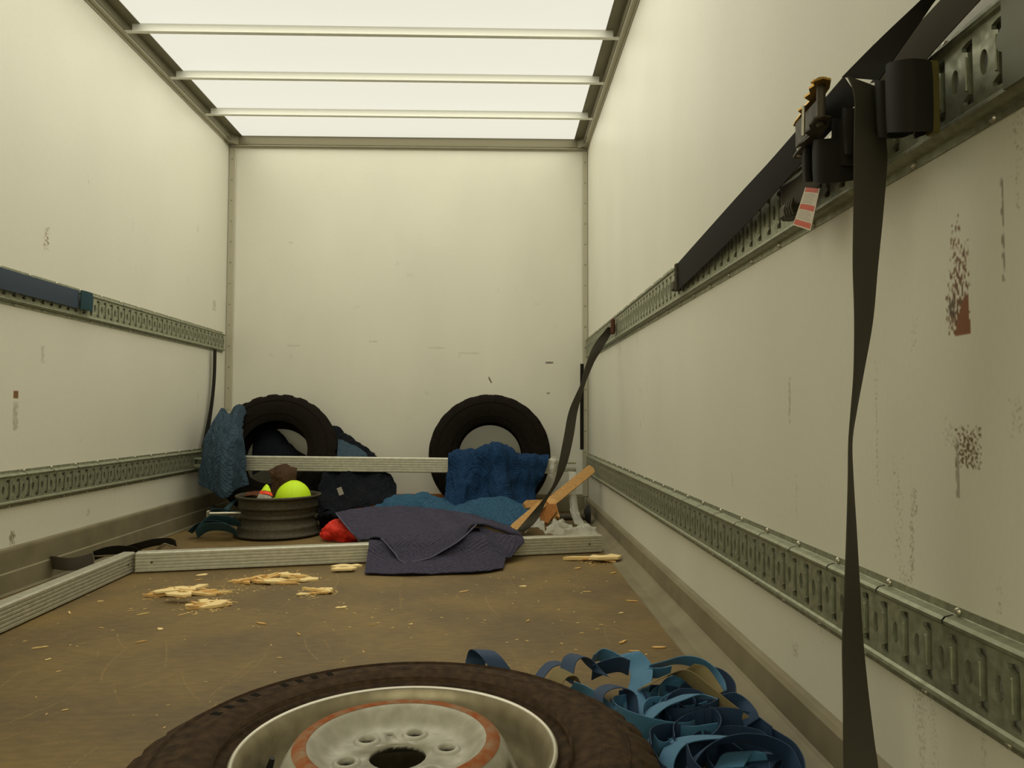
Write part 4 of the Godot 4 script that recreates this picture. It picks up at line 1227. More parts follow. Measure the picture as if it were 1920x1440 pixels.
	# crumpled clear film
	for e in [
		["crumpled clear plastic film on the floor beam, left of the other film", [[Vector3(0.692, 0.091, 1.36), Vector3(0.735, 0.11, 1.28), Vector3(0.764, 0.098, 1.28), Vector3(0.79, 0.083, 1.34)], [Vector3(0.711, 0.104, 1.26), Vector3(0.746, 0.13, 1.2), Vector3(0.764, 0.125, 1.2), Vector3(0.787, 0.104, 1.24)], [Vector3(0.736, 0.109, 1.16), Vector3(0.758, 0.129, 1.12), Vector3(0.774, 0.124, 1.12), Vector3(0.792, 0.104, 1.16)]], 0.03, 41],
		["crumpled clear plastic film bunched in the middle of the floor beam's right end", [[Vector3(0.782, 0.084, 1.38), Vector3(0.825, 0.089, 1.38), Vector3(0.873, 0.087, 1.38), Vector3(0.917, 0.083, 1.37)], [Vector3(0.792, 0.101, 1.3), Vector3(0.833, 0.127, 1.28), Vector3(0.873, 0.122, 1.28), Vector3(0.915, 0.105, 1.3)], [Vector3(0.809, 0.1, 1.2), Vector3(0.848, 0.114, 1.16), Vector3(0.884, 0.112, 1.16), Vector3(0.915, 0.1, 1.2)]], 0.03, 42],
		["crumpled clear plastic film at the right end of the floor beam by the wall", [[Vector3(0.903, 0.078, 1.37), Vector3(0.947, 0.079, 1.36), Vector3(0.985, 0.079, 1.36), Vector3(1.02, 0.079, 1.35)], [Vector3(0.914, 0.089, 1.26), Vector3(0.954, 0.099, 1.26), Vector3(0.993, 0.107, 1.26), Vector3(1.028, 0.094, 1.26)], [Vector3(0.941, 0.088, 1.15), Vector3(0.975, 0.098, 1.12), Vector3(1.006, 0.098, 1.12), Vector3(1.034, 0.086, 1.14)]], 0.025, 43],
		["strip of clear plastic film hanging down beside the right corner post", [[Vector3(0.963, 0.306, 0.62), Vector3(0.981, 0.306, 0.62), Vector3(1.004, 0.303, 0.62)], [Vector3(0.965, 0.205, 0.66), Vector3(0.981, 0.203, 0.67), Vector3(1, 0.199, 0.66)], [Vector3(0.962, 0.105, 0.74), Vector3(0.977, 0.108, 0.76), Vector3(1.002, 0.105, 0.74)], [Vector3(0.968, 0.055, 0.9), Vector3(0.987, 0.058, 0.92), Vector3(1.017, 0.061, 0.9)]], 0.012, 44],
		["clear plastic film wrapped round the right end of the raised beam", [[Vector3(0.863, 0.365, 0.53), Vector3(0.881, 0.383, 0.54), Vector3(0.899, 0.38, 0.54), Vector3(0.915, 0.365, 0.53)], [Vector3(0.863, 0.323, 0.535), Vector3(0.879, 0.319, 0.56), Vector3(0.898, 0.318, 0.55), Vector3(0.912, 0.311, 0.53)], [Vector3(0.857, 0.275, 0.535), Vector3(0.873, 0.266, 0.56), Vector3(0.892, 0.253, 0.55), Vector3(0.899, 0.236, 0.53)]], 0.012, 45]]:
		tag(cloth("plastic_film", e[1], 26, 20, e[2], 16.0, e[3], M.plastic_film, null, 0.0012), e[0], "plastic film", "clear plastic film at the right end")
	# dark straps behind the side beam
	t = base("black_strap")
	tag(t, "dark curled webbing strap lying between the side beam and the left wall", "strap")
	for e in [
		[[Vector3(-1.179, 0.01, 1.806), Vector3(-1.188, 0.03, 1.765), Vector3(-1.112, 0.055, 1.84), Vector3(-1.061, 0.05, 1.845), Vector3(-1.052, 0.04, 1.775), Vector3(-1.07, 0.03, 1.64)], Vector3(0.0, 0.026, 0.008), "webbing_grey"],
		[[Vector3(-1.09, 0.035, 1.598), Vector3(-1.045, 0.05, 1.586), Vector3(-0.993, 0.055, 1.578), Vector3(-0.927, 0.05, 1.587), Vector3(-0.913, 0.03, 1.55)], Vector3(0.003, 0.020, 0.014), "webbing_black"],
		[[Vector3(-1.035, 0.03, 1.428), Vector3(-0.981, 0.045, 1.422), Vector3(-0.947, 0.05, 1.371), Vector3(-0.919, 0.04, 1.285), Vector3(-0.915, 0.02, 1.226)], Vector3(0.003, 0.018, 0.016), "webbing_black"],
		[[Vector3(-1.127, 0.03, 1.594), Vector3(-1.038, 0.035, 1.599), Vector3(-0.956, 0.035, 1.588)], Vector3(0.0, 0.004, 0.01), "bare_steel"],
		[[Vector3(-0.905, 0.03, 1.441), Vector3(-0.873, 0.05, 1.464), Vector3(-0.847, 0.06, 1.482), Vector3(-0.855, 0.03, 1.378)], Vector3(0.004, 0.008, 0.02), "reflective"]]:
		st = begin()
		band(st, e[0], e[1], 0.003)
		obj("webbing", st, M[e[2]], t)

# ---------------------------------------------------------------- straps on the walls
func straps() -> void:
	var st: SurfaceTool
	# blue strap along the left rail
	var t := base("blue_strap")
	tag(t, "dark blue webbing strap pulled tight along the upper left rail", "strap")
	st = begin()
	band(st, [Vector3(-1.112, 1.082, 3.3), Vector3(-1.114, 1.079, 2.6), Vector3(-1.116, 1.076, 2.1), Vector3(-1.122, 1.078, 1.7)], Vector3(0, 0.036, 0), 0.006)
	obj("webbing", st, M.webbing_slate, t)
	st = begin()
	band(st, [Vector3(-1.114, 1.078, 1.70), Vector3(-1.108, 1.078, 1.66), Vector3(-1.112, 1.077, 1.62), Vector3(-1.128, 1.076, 1.60)], Vector3(0, 0.038, 0), 0.007)
	obj("folded_end", st, M.webbing_teal, t)
	# black straps hanging near the far corners
	t = base("black_strap")
	tag(t, "thin black strap hanging from the upper left rail by the far corner", "strap")
	st = begin()
	ribbon(st, [[Vector3(-1.125, 1.006, 0.247), Vector3(0.0014, 0, -0.0213)], [Vector3(-1.125, 0.8615, 0.248), Vector3(0.0014, 0, -0.0213)], [Vector3(-1.125, 0.7325, 0.2665), Vector3(0.0013, 0, -0.0214)], [Vector3(-1.125, 0.606, 0.305), Vector3(0.003, 0, -0.0207)], [Vector3(-1.125, 0.5125, 0.3445), Vector3(0.0046, 0, -0.0199)], [Vector3(-1.125, 0.422, 0.395), Vector3(0.0007, 0, -0.0214)]], 0.003)
	obj("webbing", st, M.webbing_black, t)
	t = base("black_strap")
	tag(t, "thin black strap hanging straight down in the far right corner", "strap")
	st = begin()
	band(st, [Vector3(1.105, 0.94, 0.06), Vector3(1.103, 0.8, 0.065), Vector3(1.102, 0.6, 0.068), Vector3(1.102, 0.40, 0.07)], Vector3(0.013, 0, -0.02), 0.004)
	obj("webbing", st, M.webbing_black, t)
	# strap from the right rail down to the heap at the back
	t = base("black_strap")
	tag(t, "long dark strap twisting down from the right rail to the broken boards", "strap")
	st = begin()
	ribbon(st, [[Vector3(1.115, 1.04, 1.165), Vector3(0.0187, 0, -0.0202)], [Vector3(1.056, 0.955, 1.183), Vector3(0.0262, 0.0001, -0.0041)], [Vector3(1.015, 0.8795, 1.2), Vector3(0.0202, 0, -0.0184)], [Vector3(0.9885, 0.815, 1.218), Vector3(0.0166, 0, -0.0215)], [Vector3(0.97, 0.7635, 1.236), Vector3(0.0129, 0, -0.0236)], [Vector3(0.923, 0.638, 1.254), Vector3(0.0217, 0, -0.0161)], [Vector3(0.8985, 0.514, 1.271), Vector3(0.0236, 0.0001, -0.0128)], [Vector3(0.8695, 0.392, 1.289), Vector3(0.0212, 0, -0.0165)], [Vector3(0.835, 0.303, 1.307), Vector3(0.0129, 0, -0.0231)], [Vector3(0.785, 0.232, 1.325), Vector3(0.0125, 0, -0.0231)], [Vector3(0.723, 0.143, 1.342), Vector3(0.026, 0.0001, 0.0006)], [Vector3(0.672, 0.093, 1.36), Vector3(0.0232, 0.0001, -0.0119)]], 0.003)
	obj("webbing", st, M.webbing_worn, t)
	st = begin()
	bx(st, Vector3(1.118, 1.041, 1.198), Vector3(0.02, 0.075, 0.03), 0.006)
	obj("end_fitting", st, mat("rusty_metal", Color(0.34, 0.20, 0.13), 0.8, 0.3), t)
	# the ratchet strap on the right rail
	t = base("ratchet_strap")
	tag(t, "black ratchet strap running along the upper right rail up past the camera", "strap")
	st = begin()
	ribbon(st, ribs([[Vector3(1.122, 1.087, 2.419), Vector3(1.122, 1.003, 2.443)], [Vector3(1.105, 1.113, 3.043), Vector3(1.112, 1.035, 3.019)], [Vector3(1.095, 1.116, 3.267), Vector3(1.104, 1.05, 3.241)], [Vector3(1.085, 1.119, 3.444), Vector3(1.095, 1.061, 3.422)], [Vector3(1.08, 1.121, 3.539), Vector3(1.09, 1.07, 3.538)], [Vector3(1.075, 1.123, 3.625), Vector3(1.085, 1.076, 3.652)]]), 0.003)
	obj("webbing", st, M.webbing_black, t)
	st = begin()
	ribbon(st, ribs([[Vector3(1.06, 1.11, 3.651), Vector3(1.065, 1.063, 3.743)], [Vector3(1.05, 1.102, 3.748), Vector3(1.06, 1.074, 3.806)], [Vector3(1.045, 1.097, 3.822), Vector3(1.055, 1.08, 3.854)], [Vector3(1.04, 1.091, 3.883), Vector3(1.05, 1.084, 3.893)], [Vector3(1.02, 1.071, 3.984), Vector3(1.03, 1.075, 3.977)], [Vector3(1, 1.048, 4.086), Vector3(1.01, 1.053, 4.073)]]), 0.003)
	obj("upper_webbing", st, M.webbing_black, t)
	st = begin()
	bx(st, Vector3(1.122, 1.045, 2.438), Vector3(0.02, 0.088, 0.012), 0.004)
	bx(st, Vector3(1.12, 1.023, 2.411), Vector3(0.02, 0.03, 0.04), 0.004)
	obj("end_fitting", st, M.dark_steel, t)
	st = begin()
	ribbon(st, [[Vector3(1.045, 1.065, 3.735), Vector3(0.0251, 0, -0.014)], [Vector3(1.045, 1.043, 3.748), Vector3(0.0251, 0, -0.0143)], [Vector3(1.045, 1.022, 3.755), Vector3(0.0257, 0, -0.0136)], [Vector3(1.045, 0.986, 3.756), Vector3(0.0266, 0, -0.012)], [Vector3(1.045, 0.9515, 3.756), Vector3(0.027, 0.0001, -0.0108)], [Vector3(1.045, 0.8835, 3.748), Vector3(0.0261, 0, -0.0138)], [Vector3(1.045, 0.8155, 3.738), Vector3(0.0245, 0, -0.0166)], [Vector3(1.045, 0.746, 3.731), Vector3(0.0216, 0, -0.0193)], [Vector3(1.045, 0.676, 3.715), Vector3(0.0169, 0, -0.0215)], [Vector3(1.045, 0.626, 3.7), Vector3(0.0145, 0, -0.0221)], [Vector3(1.045, 0.5825, 3.689), Vector3(0.0131, 0, -0.0223)], [Vector3(1.045, 0.5315, 3.688), Vector3(0.0141, 0, -0.0221)], [Vector3(1.045, 0.459, 3.688), Vector3(0.017, 0, -0.0213)], [Vector3(1.045, 0.387, 3.687), Vector3(0.0199, 0, -0.0199)], [Vector3(1.045, 0.3145, 3.686), Vector3(0.0225, 0, -0.0178)], [Vector3(1.045, 0.2455, 3.692), Vector3(0.0243, 0, -0.0156)], [Vector3(1.045, 0.1785, 3.699), Vector3(0.0264, 0, -0.0113)], [Vector3(1.045, 0.1525, 3.703), Vector3(0.0269, 0.0001, -0.0088)], [Vector3(1.045, 0.1115, 3.704), Vector3(0.0269, 0.0001, -0.0069)]], 0.003)
	obj("hanging_tail", st, M.webbing_worn, t)
	# coiled bights, their width upright
	for e in [
		[[Vector3(1.096, 1.042, 3.7), Vector3(1.068, 1.033, 3.73), Vector3(1.036, 1, 3.8), Vector3(1.062, 1, 3.8), Vector3(1.088, 1.015, 3.78)], 0.036],
		[[Vector3(1.122, 1.042, 3.72), Vector3(1.066, 1.019, 3.77), Vector3(1.034, 1.004, 3.82), Vector3(1.021, 0.989, 3.86), Vector3(1.03, 0.982, 3.88), Vector3(1.067, 0.995, 3.85), Vector3(1.104, 1.017, 3.79), Vector3(1.102, 1.021, 3.76)], 0.042],
		[[Vector3(1.175, 1.069, 3.45), Vector3(1.123, 1.063, 3.44), Vector3(1.085, 1.055, 3.46), Vector3(1.063, 1.032, 3.52), Vector3(1.096, 1.041, 3.5)], 0.034],
		[[Vector3(1.114, 1.05, 3.47), Vector3(1.075, 1.034, 3.52), Vector3(1.055, 1.011, 3.58), Vector3(1.075, 1.006, 3.6), Vector3(1.103, 1.01, 3.6)], 0.034],
		[[Vector3(1.132, 1.073, 3.5), Vector3(1.093, 1.056, 3.55), Vector3(1.079, 1.034, 3.6), Vector3(1.094, 1.027, 3.62)], 0.036],
		[[Vector3(1.14, 1.083, 3.52), Vector3(1.096, 1.062, 3.58), Vector3(1.071, 1.035, 3.64), Vector3(1.085, 1.035, 3.64)], 0.034]]:
		st = begin()
		band(st, e[0], Vector3(0, e[1], 0), 0.0045)
		obj("coiled_webbing", st, M.webbing_black, t)
	# ratchet buckle: two side plates, spool, handle
	var a: Vector3 = Vector3(1.075, 1.113, 3.461)
	var b: Vector3 = Vector3(1.06, 1.108, 3.643)
	var x := (b - a).normalized()
	var z := Vector3(-1, 0, 0)
	z = (z - x * z.dot(x)).normalized()
	var y := z.cross(x).normalized()
	var L := (b - a).length()
	var pl := PackedVector2Array()
	for e in [[0.0, -0.004], [0.3, -0.006], [0.6, 0.0], [0.85, 0.004], [1.0, 0.012], [1.04, 0.026], [0.98, 0.036], [0.9, 0.03], [0.84, 0.034], [0.74, 0.026], [0.66, 0.03], [0.58, 0.017], [0.44, 0.018], [0.36, 0.022], [0.3, 0.013], [0.12, 0.012], [0.0, 0.009], [-0.03, 0.002]]:
		pl.append(Vector2(e[0] * L, e[1]))
	for k in 2:
		st = begin()
		solid_from(pl, 0.003, Transform3D(Basis(x, z, -y), a + y * (0.004 - 0.055 * k)), st)
		obj("side_plate", st, M.dark_steel if k else M.zinc_gold, t)
	st = begin()
	var c := a.lerp(b, 0.9) + z * 0.02
	tube(st, [c + y * 0.012, c - y * 0.06], 0.0065, 14)
	obj("spool", st, M.dark_steel, t)
	for q in 2:
		st = begin()
		var wheel := PackedVector2Array()
		for k in 24:
			var an := TAU * k / 24.0
			wheel.append(Vector2(cos(an), sin(an)) * (0.014 if k % 2 else 0.0105))
		solid_from(wheel, 0.003, Transform3D(Basis(x, z, -y), c + y * (0.009 - 0.06 * q)), st)
		obj("ratchet_wheel", st, M.dark_steel if q else M.zinc_gold, t)
	st = begin()
	tube(st, [a.lerp(b, 0.08) + y * 0.006 + z * 0.003, a.lerp(b, 0.08) - y * 0.056 + z * 0.003], 0.0045, 10)
	obj("bolt", st, M.bare_steel, t)
	st = begin()
	bx(st, a.lerp(b, 0.45) - y * 0.026 + z * 0.012, Vector3(L * 0.6, 0.042, 0.004), 0.001, Basis(x, y, z))
	obj("handle", st, M.dark_steel, t)
	st = begin()
	tube(st, [a.lerp(b, 0.55) - y * 0.004 + z * 0.024, a.lerp(b, 0.53) - y * 0.05 + z * 0.024], 0.0028, 8)
	obj("handle_rod", st, M.bare_steel, t)
	# second strap, lit grey, closer to the wall
	t = base("grey_strap")
	tag(t, "grey webbing strap slanting up past the top of the right rail beside the black one", "strap")
	st = begin()
	ribbon(st, ribs([[Vector3(1.118, 1.116, 3.619), Vector3(1.122, 1.08, 3.728)], [Vector3(1.115, 1.13, 3.709), Vector3(1.12, 1.089, 3.785)], [Vector3(1.112, 1.137, 3.804), Vector3(1.116, 1.098, 3.872)], [Vector3(1.108, 1.139, 3.887), Vector3(1.112, 1.1, 3.939)], [Vector3(1.104, 1.144, 3.968), Vector3(1.108, 1.103, 4.01)]]), 0.003)
	obj("webbing", st, M.webbing_grey, t)
	st = begin()
	bx(st, Vector3(1.09, 1.006, 3.818), Vector3(0.012, 0.09, 0.014), 0.002)
	obj("buckle_plate", st, mat("olive_metal", Color(0.36, 0.33, 0.14), 0.5, 0.4), t)
	# short strap with its paper tag
	t = base("short_strap")
	tag(t, "short grey strap end hooked into the right rail, below the black coils", "strap")
	st = begin()
	ribbon(st, ribs([[Vector3(1.122, 1.071, 3.256), Vector3(1.124, 1.011, 3.271)], [Vector3(1.115, 1.059, 3.358), Vector3(1.118, 1.011, 3.361)], [Vector3(1.108, 1.055, 3.461), Vector3(1.112, 1.014, 3.463)]]), 0.003)
	obj("webbing", st, M.webbing_grey, t)
	st = begin()
	bx(st, Vector3(1.118, 1.006, 3.322), Vector3(0.03, 0.03, 0.05), 0.006)
	for k in 4: tube(st, [Vector3(1.105, 1.004, 3.329) + Vector3(0, -0.015, k * 0.011), Vector3(1.105, 1.004, 3.329) + Vector3(-0.004, 0.0, k * 0.011), Vector3(1.105, 1.004, 3.329) + Vector3(0, 0.015, k * 0.011)], 0.0022, 6)
	obj("end_fitting", st, M.dark_steel, t)
	var im := Image.create(128, 256, false, Image.FORMAT_RGB8)
	im.fill(Color(0.80, 0.76, 0.68))
	var orange := Color(0.78, 0.30, 0.14)
	im.fill_rect(Rect2i(8, 0, 112, 28), orange)
	im.fill_rect(Rect2i(8, 108, 112, 34), orange)
	im.fill_rect(Rect2i(4, 214, 118, 34), orange)
	for k in 6:
		im.fill_rect(Rect2i(14, 40 + k * 11, rng.randi_range(80, 100), 3), Color(0.55, 0.52, 0.46))
		im.fill_rect(Rect2i(14, 150 + k * 10, rng.randi_range(80, 100), 3), Color(0.55, 0.52, 0.46))
	var q := [Vector3(1.1, 0.966, 3.372), Vector3(1.1, 0.937, 3.446), Vector3(1.105, 1.002, 3.473), Vector3(1.105, 1.022, 3.415)]
	var tagm := base("paper_tag")
	tag(tagm, "white and orange striped warning tag hanging from the short grey strap", "tag")
	st = begin()
	quad(st, q[0], q[1], q[2], q[3])
	var bk := Vector3(0.0012, 0, 0)
	quad(st, q[1] + bk, q[0] + bk, q[3] + bk, q[2] + bk)
	obj("printed_sheet", st, picture("tag_print", im, 0.6), tagm)

func ribs(pairs: Array) -> Array:
	var o := []
	for e in pairs: o.append([(e[0] + e[1]) / 2.0, (e[1] - e[0]) / 2.0])
	return o

# ---------------------------------------------------------------- heap of blue straps by the wheel
func strap_heap() -> void:
	var t := base("tie_down_strap")
	tag(t, "tangled heap of blue webbing straps on the floor beside the flat wheel", "strap")
	var s2 := base("tie_down_strap")
	tag(s2, "tan webbing strap tangled through the heap of blue straps", "strap")
	var b := "webbing_blue"
	var n := "webbing_navy"
	var items := [
		# [path, half width, material, thing]
		[[Vector3(0.505, 0.01, 3.0), Vector3(0.51, 0.012, 2.93), Vector3(0.515, 0.035, 2.90), Vector3(0.525, 0.062, 2.92), Vector3(0.55, 0.06, 2.96), Vector3(0.59, 0.02, 3.0)], Vector3(0.024, 0, 0.004), n],
		[[Vector3(0.641, 0.039, 3.1), Vector3(0.657, 0.049, 3.06), Vector3(0.681, 0.059, 3.02), Vector3(0.705, 0.064, 3.02), Vector3(0.722, 0.06, 3.04), Vector3(0.721, 0.042, 3.08)], Vector3(0.006, 0.004, 0.026), n],
		[[Vector3(0.714, 0.063, 3.08), Vector3(0.724, 0.08, 3.05), Vector3(0.741, 0.087, 3.04), Vector3(0.76, 0.081, 3.04), Vector3(0.774, 0.069, 3.06), Vector3(0.789, 0.065, 3.1)], Vector3(0.012, 0.004, 0.025), n],
		[[Vector3(0.684, 0.05, 3.16), Vector3(0.686, 0.068, 3.14), Vector3(0.699, 0.076, 3.12), Vector3(0.717, 0.077, 3.12), Vector3(0.726, 0.062, 3.12)], Vector3(0.012, 0.0, 0.022), "webbing_tan"],
		[[Vector3(0.719, 0.057, 3.14), Vector3(0.743, 0.054, 3.16), Vector3(0.766, 0.05, 3.2), Vector3(0.788, 0.048, 3.26)], Vector3(0.006, 0.012, 0.010), b],
		[[Vector3(0.775, 0.068, 3.02), Vector3(0.797, 0.075, 3), Vector3(0.815, 0.077, 3.02), Vector3(0.834, 0.073, 3.05)], Vector3(0.004, 0.018, 0.014), b],
		[[Vector3(0.772, 0.056, 3.06), Vector3(0.797, 0.063, 3.05), Vector3(0.829, 0.077, 3.07), Vector3(0.846, 0.08, 3.1)], Vector3(0.0, 0.020, 0.012), n],
		[[Vector3(0.841, 0.088, 3.04), Vector3(0.856, 0.091, 3.05), Vector3(0.873, 0.076, 3.08), Vector3(0.868, 0.065, 3.12), Vector3(0.845, 0.046, 3.18), Vector3(0.825, 0.033, 3.24)], Vector3(0.024, 0.006, 0.0), b],
		[[Vector3(0.887, 0.071, 3.08), Vector3(0.922, 0.076, 3.07), Vector3(0.957, 0.089, 3.08), Vector3(0.988, 0.091, 3.1), Vector3(1.012, 0.079, 3.12), Vector3(1.02, 0.067, 3.16), Vector3(1.013, 0.061, 3.2)], Vector3(0.006, 0.014, 0.016), b],
		[[Vector3(0.882, 0.062, 3.08), Vector3(0.91, 0.069, 3.1), Vector3(0.931, 0.08, 3.12)], Vector3(0, 0.014, 0.010), b],
		[[Vector3(0.859, 0.067, 3.18), Vector3(0.888, 0.078, 3.17), Vector3(0.926, 0.089, 3.16), Vector3(0.945, 0.094, 3.18), Vector3(0.97, 0.081, 3.22), Vector3(0.991, 0.071, 3.27), Vector3(1.012, 0.063, 3.33)], Vector3(0.008, 0.012, 0.02), "webbing_tan"],
		[[Vector3(0.962, 0.093, 3.14), Vector3(0.981, 0.093, 3.16), Vector3(0.991, 0.08, 3.2), Vector3(0.992, 0.074, 3.24)], Vector3(0.01, 0.012, 0.012), "webbing_tan"],
		[[Vector3(0.756, 0.056, 3.26), Vector3(0.765, 0.072, 3.22), Vector3(0.788, 0.077, 3.2), Vector3(0.811, 0.076, 3.2), Vector3(0.827, 0.071, 3.22), Vector3(0.825, 0.046, 3.26)], Vector3(0.006, 0.006, 0.026), n],
		[[Vector3(0.836, 0.052, 3.3), Vector3(0.87, 0.068, 3.28), Vector3(0.905, 0.077, 3.27), Vector3(0.938, 0.087, 3.27), Vector3(0.96, 0.09, 3.3)], Vector3(0.008, 0.010, 0.026), b],
		[[Vector3(0.986, 0.075, 3.26), Vector3(1.002, 0.085, 3.28), Vector3(1.018, 0.08, 3.3), Vector3(1.02, 0.077, 3.34), Vector3(1.019, 0.07, 3.36)], Vector3(0.008, 0.014, 0.014), n],
		[[Vector3(0.833, 0.043, 3.36), Vector3(0.838, 0.039, 3.38), Vector3(0.847, 0.044, 3.4), Vector3(0.858, 0.051, 3.4)], Vector3(0.006, 0.016, 0.01), b],
		[[Vector3(0.834, 0.032, 3.48), Vector3(0.846, 0.052, 3.45), Vector3(0.87, 0.062, 3.42), Vector3(0.897, 0.07, 3.42), Vector3(0.934, 0.072, 3.42), Vector3(0.969, 0.07, 3.42)], Vector3(0.006, 0.008, 0.026), b],
		[[Vector3(0.857, 0.043, 3.52), Vector3(0.878, 0.057, 3.48), Vector3(0.913, 0.075, 3.46), Vector3(0.956, 0.087, 3.46), Vector3(1, 0.083, 3.46), Vector3(1.029, 0.073, 3.48), Vector3(1.03, 0.058, 3.52)], Vector3(0.004, 0.016, 0.020), n],
		[[Vector3(0.932, 0.058, 3.5), Vector3(0.961, 0.063, 3.46), Vector3(0.982, 0.059, 3.46), Vector3(0.973, 0.049, 3.5)], Vector3(0.022, 0.004, 0.006), b],
		[[Vector3(0.978, 0.058, 3.5), Vector3(1.01, 0.057, 3.46), Vector3(1.037, 0.056, 3.46), Vector3(1.035, 0.049, 3.5)], Vector3(0.012, 0.004, 0.02), n]]
	for e in items:
		var st := begin()
		band(st, e[0], e[1], 0.0028)
		obj("strap_loop", st, M[e[2]], s2 if e[2] == "webbing_tan" else t)
	# more loops underneath, flat on the floor
	for k in 22:
		var c := Vector3(rng.randf_range(0.84, 0.99), rng.randf_range(0.03, 0.05), rng.randf_range(3.10, 3.5))
		var r := rng.randf_range(0.05, 0.085)
		var a0 := rng.randf() * TAU
		var step := rng.randf_range(0.45, 0.75) * (1.0 if k % 2 else -1.0)
		var p := []
		for q in 6:
			var a := a0 + q * step
			var w := c + Vector3(cos(a) * r, 0.01 * sin(q * 0.9 + k), sin(a) * r * 1.3)
			w.x = minf(w.x, 1.06)
			var dd := Vector2(w.x - 0.434, w.z - 3.715)
			if dd.length() < 0.39:
				dd = dd.normalized() * 0.39
				w.x = 0.434 + dd.x
				w.z = 3.715 + dd.y
			p.append(w)
		var st := begin()
		band(st, p, Vector3(0, 0.024, 0), 0.0028)
		obj("strap_loop", st, M[n if k % 3 else b], t)

# ---------------------------------------------------------------- wood splinters
func splinter(kind: int) -> Mesh:
	var st := begin()
	var pl := PackedVector2Array()
	var L := 1.0
	var w: float = [0.2, 0.36, 0.6][kind % 3]
	for k in 6: pl.append(Vector2(-L / 2 + L * k / 5.0, -w / 2 * (0.25 + 0.75 * rng.randf()) * (0.12 if k in [0, 5] else 1.0)))
	for k in range(5, -1, -1): pl.append(Vector2(-L / 2 + L * (k + 0.3) / 5.4, w / 2 * (0.2 + 0.8 * rng.randf()) * (0.15 if k in [0, 5] else 1.0)))
	solid_from(pl, 0.07, Transform3D(Basis(Vector3.RIGHT, Vector3.FORWARD, Vector3.UP), Vector3.ZERO), st)
	return st.commit()

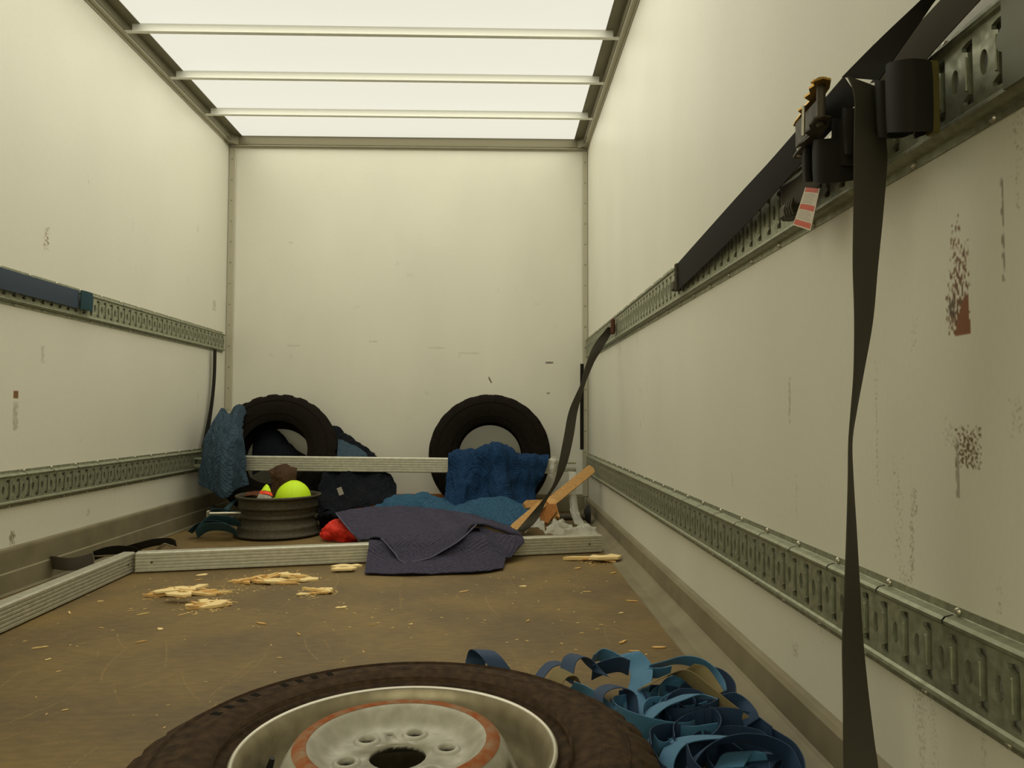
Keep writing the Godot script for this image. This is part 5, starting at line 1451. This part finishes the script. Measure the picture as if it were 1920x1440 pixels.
func splinters() -> void:
	var meshes := []
	for k in 9: meshes.append(splinter(k))
	var put := func(at: Vector3, len: float, turn: float, kind: int, tilt: float, lab: String, grp: String):
		var o := obj("wood_splinter", meshes[kind], M["splinter_%d" % (kind % 3)])
		var b := Basis(Vector3.UP, turn) * Basis(Vector3.BACK, tilt)
		o.transform = Transform3D(b.scaled_local(Vector3(len, len * 1.0, len)), at)
		tag(o, lab, "splinter", grp)
	var heaps := [
		[Vector3(-0.506, 0, 2.092), 0.125, 0.038, 34, "the left heap"],
		[Vector3(-0.375, 0, 2.264), 0.055, 0.03, 12, "the left heap's tail"],
		[Vector3(-0.262, 0, 1.899), 0.13, 0.055, 32, "the heap by the blanket"],
		[Vector3(-0.058, 0, 2.09), 0.05, 0.03, 10, "the small middle patch"],
		[Vector3(0.992, 0, 1.552), 0.06, 0.025, 9, "the beam-end heap"]]
	for h in heaps:
		for k in h[3]:
			var a := rng.randf() * TAU
			var r := sqrt(rng.randf())
			var p: Vector3 = h[0] + Vector3(cos(a) * h[1] * r, 0.0005 + 0.018 * (1.0 - r) * rng.randf(), sin(a) * h[2] * 1.6 * r)
			if p.x > 1.04: p.y += 0.006
			var kind := rng.randi_range(0, 8)
			var len := rng.randf_range(0.025, 0.115)
			var where: String = "middle" if r < 0.45 else ["right edge", "front edge", "left edge", "back edge"][int(fposmod(a + PI / 4, TAU) / (PI / 2))]
			var size: String = "tiny" if len < 0.045 else "short" if len < 0.07 else "longish" if len < 0.095 else "long"
			var turn := rng.randf_range(-0.9, 0.9)
			var lies: String = "slanting left" if turn < -0.3 else "slanting right" if turn > 0.3 else "lying crosswise"
			var lab: String = "%s %s splinter %s at the %s of %s" % [size, ["thin straw-coloured", "tan", "broad pale"][kind % 3], lies, where, h[4]]
			put.call(p, len, turn, kind, rng.randf_range(-0.12, 0.12), lab, "splinters in " + h[4])
	# crumbs too fine to count
	var mm := MultiMesh.new()
	mm.transform_format = MultiMesh.TRANSFORM_3D
	mm.mesh = meshes[1]
	mm.instance_count = 620
	for k in 620:
		var h: Array = heaps[k % 5]
		var a := rng.randf() * TAU
		var r := sqrt(rng.randf()) * 1.5
		var p: Vector3 = h[0] + Vector3(cos(a) * h[1] * r, 0.0006, sin(a) * h[2] * 2.2 * r)
		if k % 4 == 0: p = Vector3(rng.randf_range(-0.75, 1.0), 0.0006, rng.randf_range(1.85, 3.2))
		if p.z < 1.79 - 0.22 * (p.x + 0.85): p.z = 1.82 - 0.22 * (p.x + 0.85) + rng.randf() * 0.05
		mm.set_instance_transform(k, Transform3D(Basis(Vector3.UP, rng.randf() * TAU).scaled(Vector3.ONE * rng.randf_range(0.004, 0.014)), p))
	var crumbs := MultiMeshInstance3D.new()
	crumbs.name = "wood_crumbs"
	crumbs.multimesh = mm
	crumbs.material_override = M.splinter_0
	add_child(crumbs, true)
	tag(crumbs, "fine pale wood crumbs scattered over the brown floor round the splinters", "crumbs", "", "stuff")
	put.call(Vector3(-0.557, 0.014, 2.135), 0.09, 0.1, 5, 0.03, "largest rounded pale wood flake on the left heap of splinters", "")
	put.call(Vector3(-0.483, 0.022, 2.213), 0.095, -0.2, 8, 0.0, "broad pale wood flake lying on top of the left heap of splinters", "")
	put.call(Vector3(-0.039, 0.001, 1.676), 0.125, 0.05, 5, 0.0, "flat pale wood piece against the floor beam left of the navy blanket", "")
	put.call(Vector3(-0.035, 0.008, 1.751), 0.10, 0.2, 8, 0.0, "second pale wood piece against the beam, in front of the flat one", "")
	put.call(Vector3(1.022, 0.014, 1.567), 0.15, 0.2, 8, 0.0, "biggest pale wood flake by the right end of the floor beam", "")
	put.call(Vector3(0.937, 0.004, 1.538), 0.18, 0.05, 3, 0.0, "long thin pale splinter by the right end of the floor beam", "")
	for e in stray_places():
		var kind := rng.randi_range(0, 8)
		var len := rng.randf_range(0.012, 0.045)
		var where: String = "by the left side beam" if e.x < -0.6 else "near the right kick plate" if e.x > 0.75 else "in the middle of the bare floor" if e.x > -0.1 else "between the left heap and the wheel"
		var far: String = "closer to the floor beam" if e.z < 2.05 else "halfway down the floor" if e.z < 2.5 else "closer to the camera"
		put.call(e + Vector3(0, 0.0008, 0), len, rng.randf_range(-1.2, 1.2), kind, 0.0, "%s %s stray splinter %s, %s" % ["tiny" if len < 0.024 else "small" if len < 0.035 else "larger", ["thin", "tan", "pale"][kind % 3], where, far], "stray splinters on the floor")

func stray_places() -> Array:
	return [Vector3(-0.565, 0, 1.813), Vector3(-0.545, 0, 1.895), Vector3(-0.741, 0, 2.205), Vector3(-0.829, 0, 2.118), Vector3(-0.642, 0, 2.689), Vector3(-0.565, 0, 2.783), Vector3(-0.577, 0, 2.51), Vector3(-0.583, 0, 2.326), Vector3(-0.527, 0, 2.364), Vector3(-0.403, 0, 2.371), Vector3(-0.295, 0, 2.225), Vector3(-0.361, 0, 2.079), Vector3(-0.333, 0, 1.729), Vector3(-0.218, 0, 1.731), Vector3(0.311, 0, 2.485), Vector3(0.892, 0, 1.702), Vector3(0.955, 0, 1.661), Vector3(0.925, 0, 2.743), Vector3(0.995, 0, 2.713), Vector3(0.523, 0, 2.471), Vector3(0.658, 0, 2.456), Vector3(0.202, 0, 2.489), Vector3(-0.4, 0, 2.642), Vector3(-0.494, 0, 2.583), Vector3(1.022, 0, 1.793), Vector3(1.014, 0, 2.228), Vector3(0.954, 0, 2.371), Vector3(0.88, 0, 2.094), Vector3(0.908, 0, 2.666), Vector3(0.659, 0, 2.012), Vector3(0.451, 0, 2.089), Vector3(-0.13, 0, 2.473), Vector3(0.008, 0, 2.58), Vector3(0.068, 0, 2.296), Vector3(-0.403, 0, 2.523), Vector3(-0.76, 0, 2.348)]
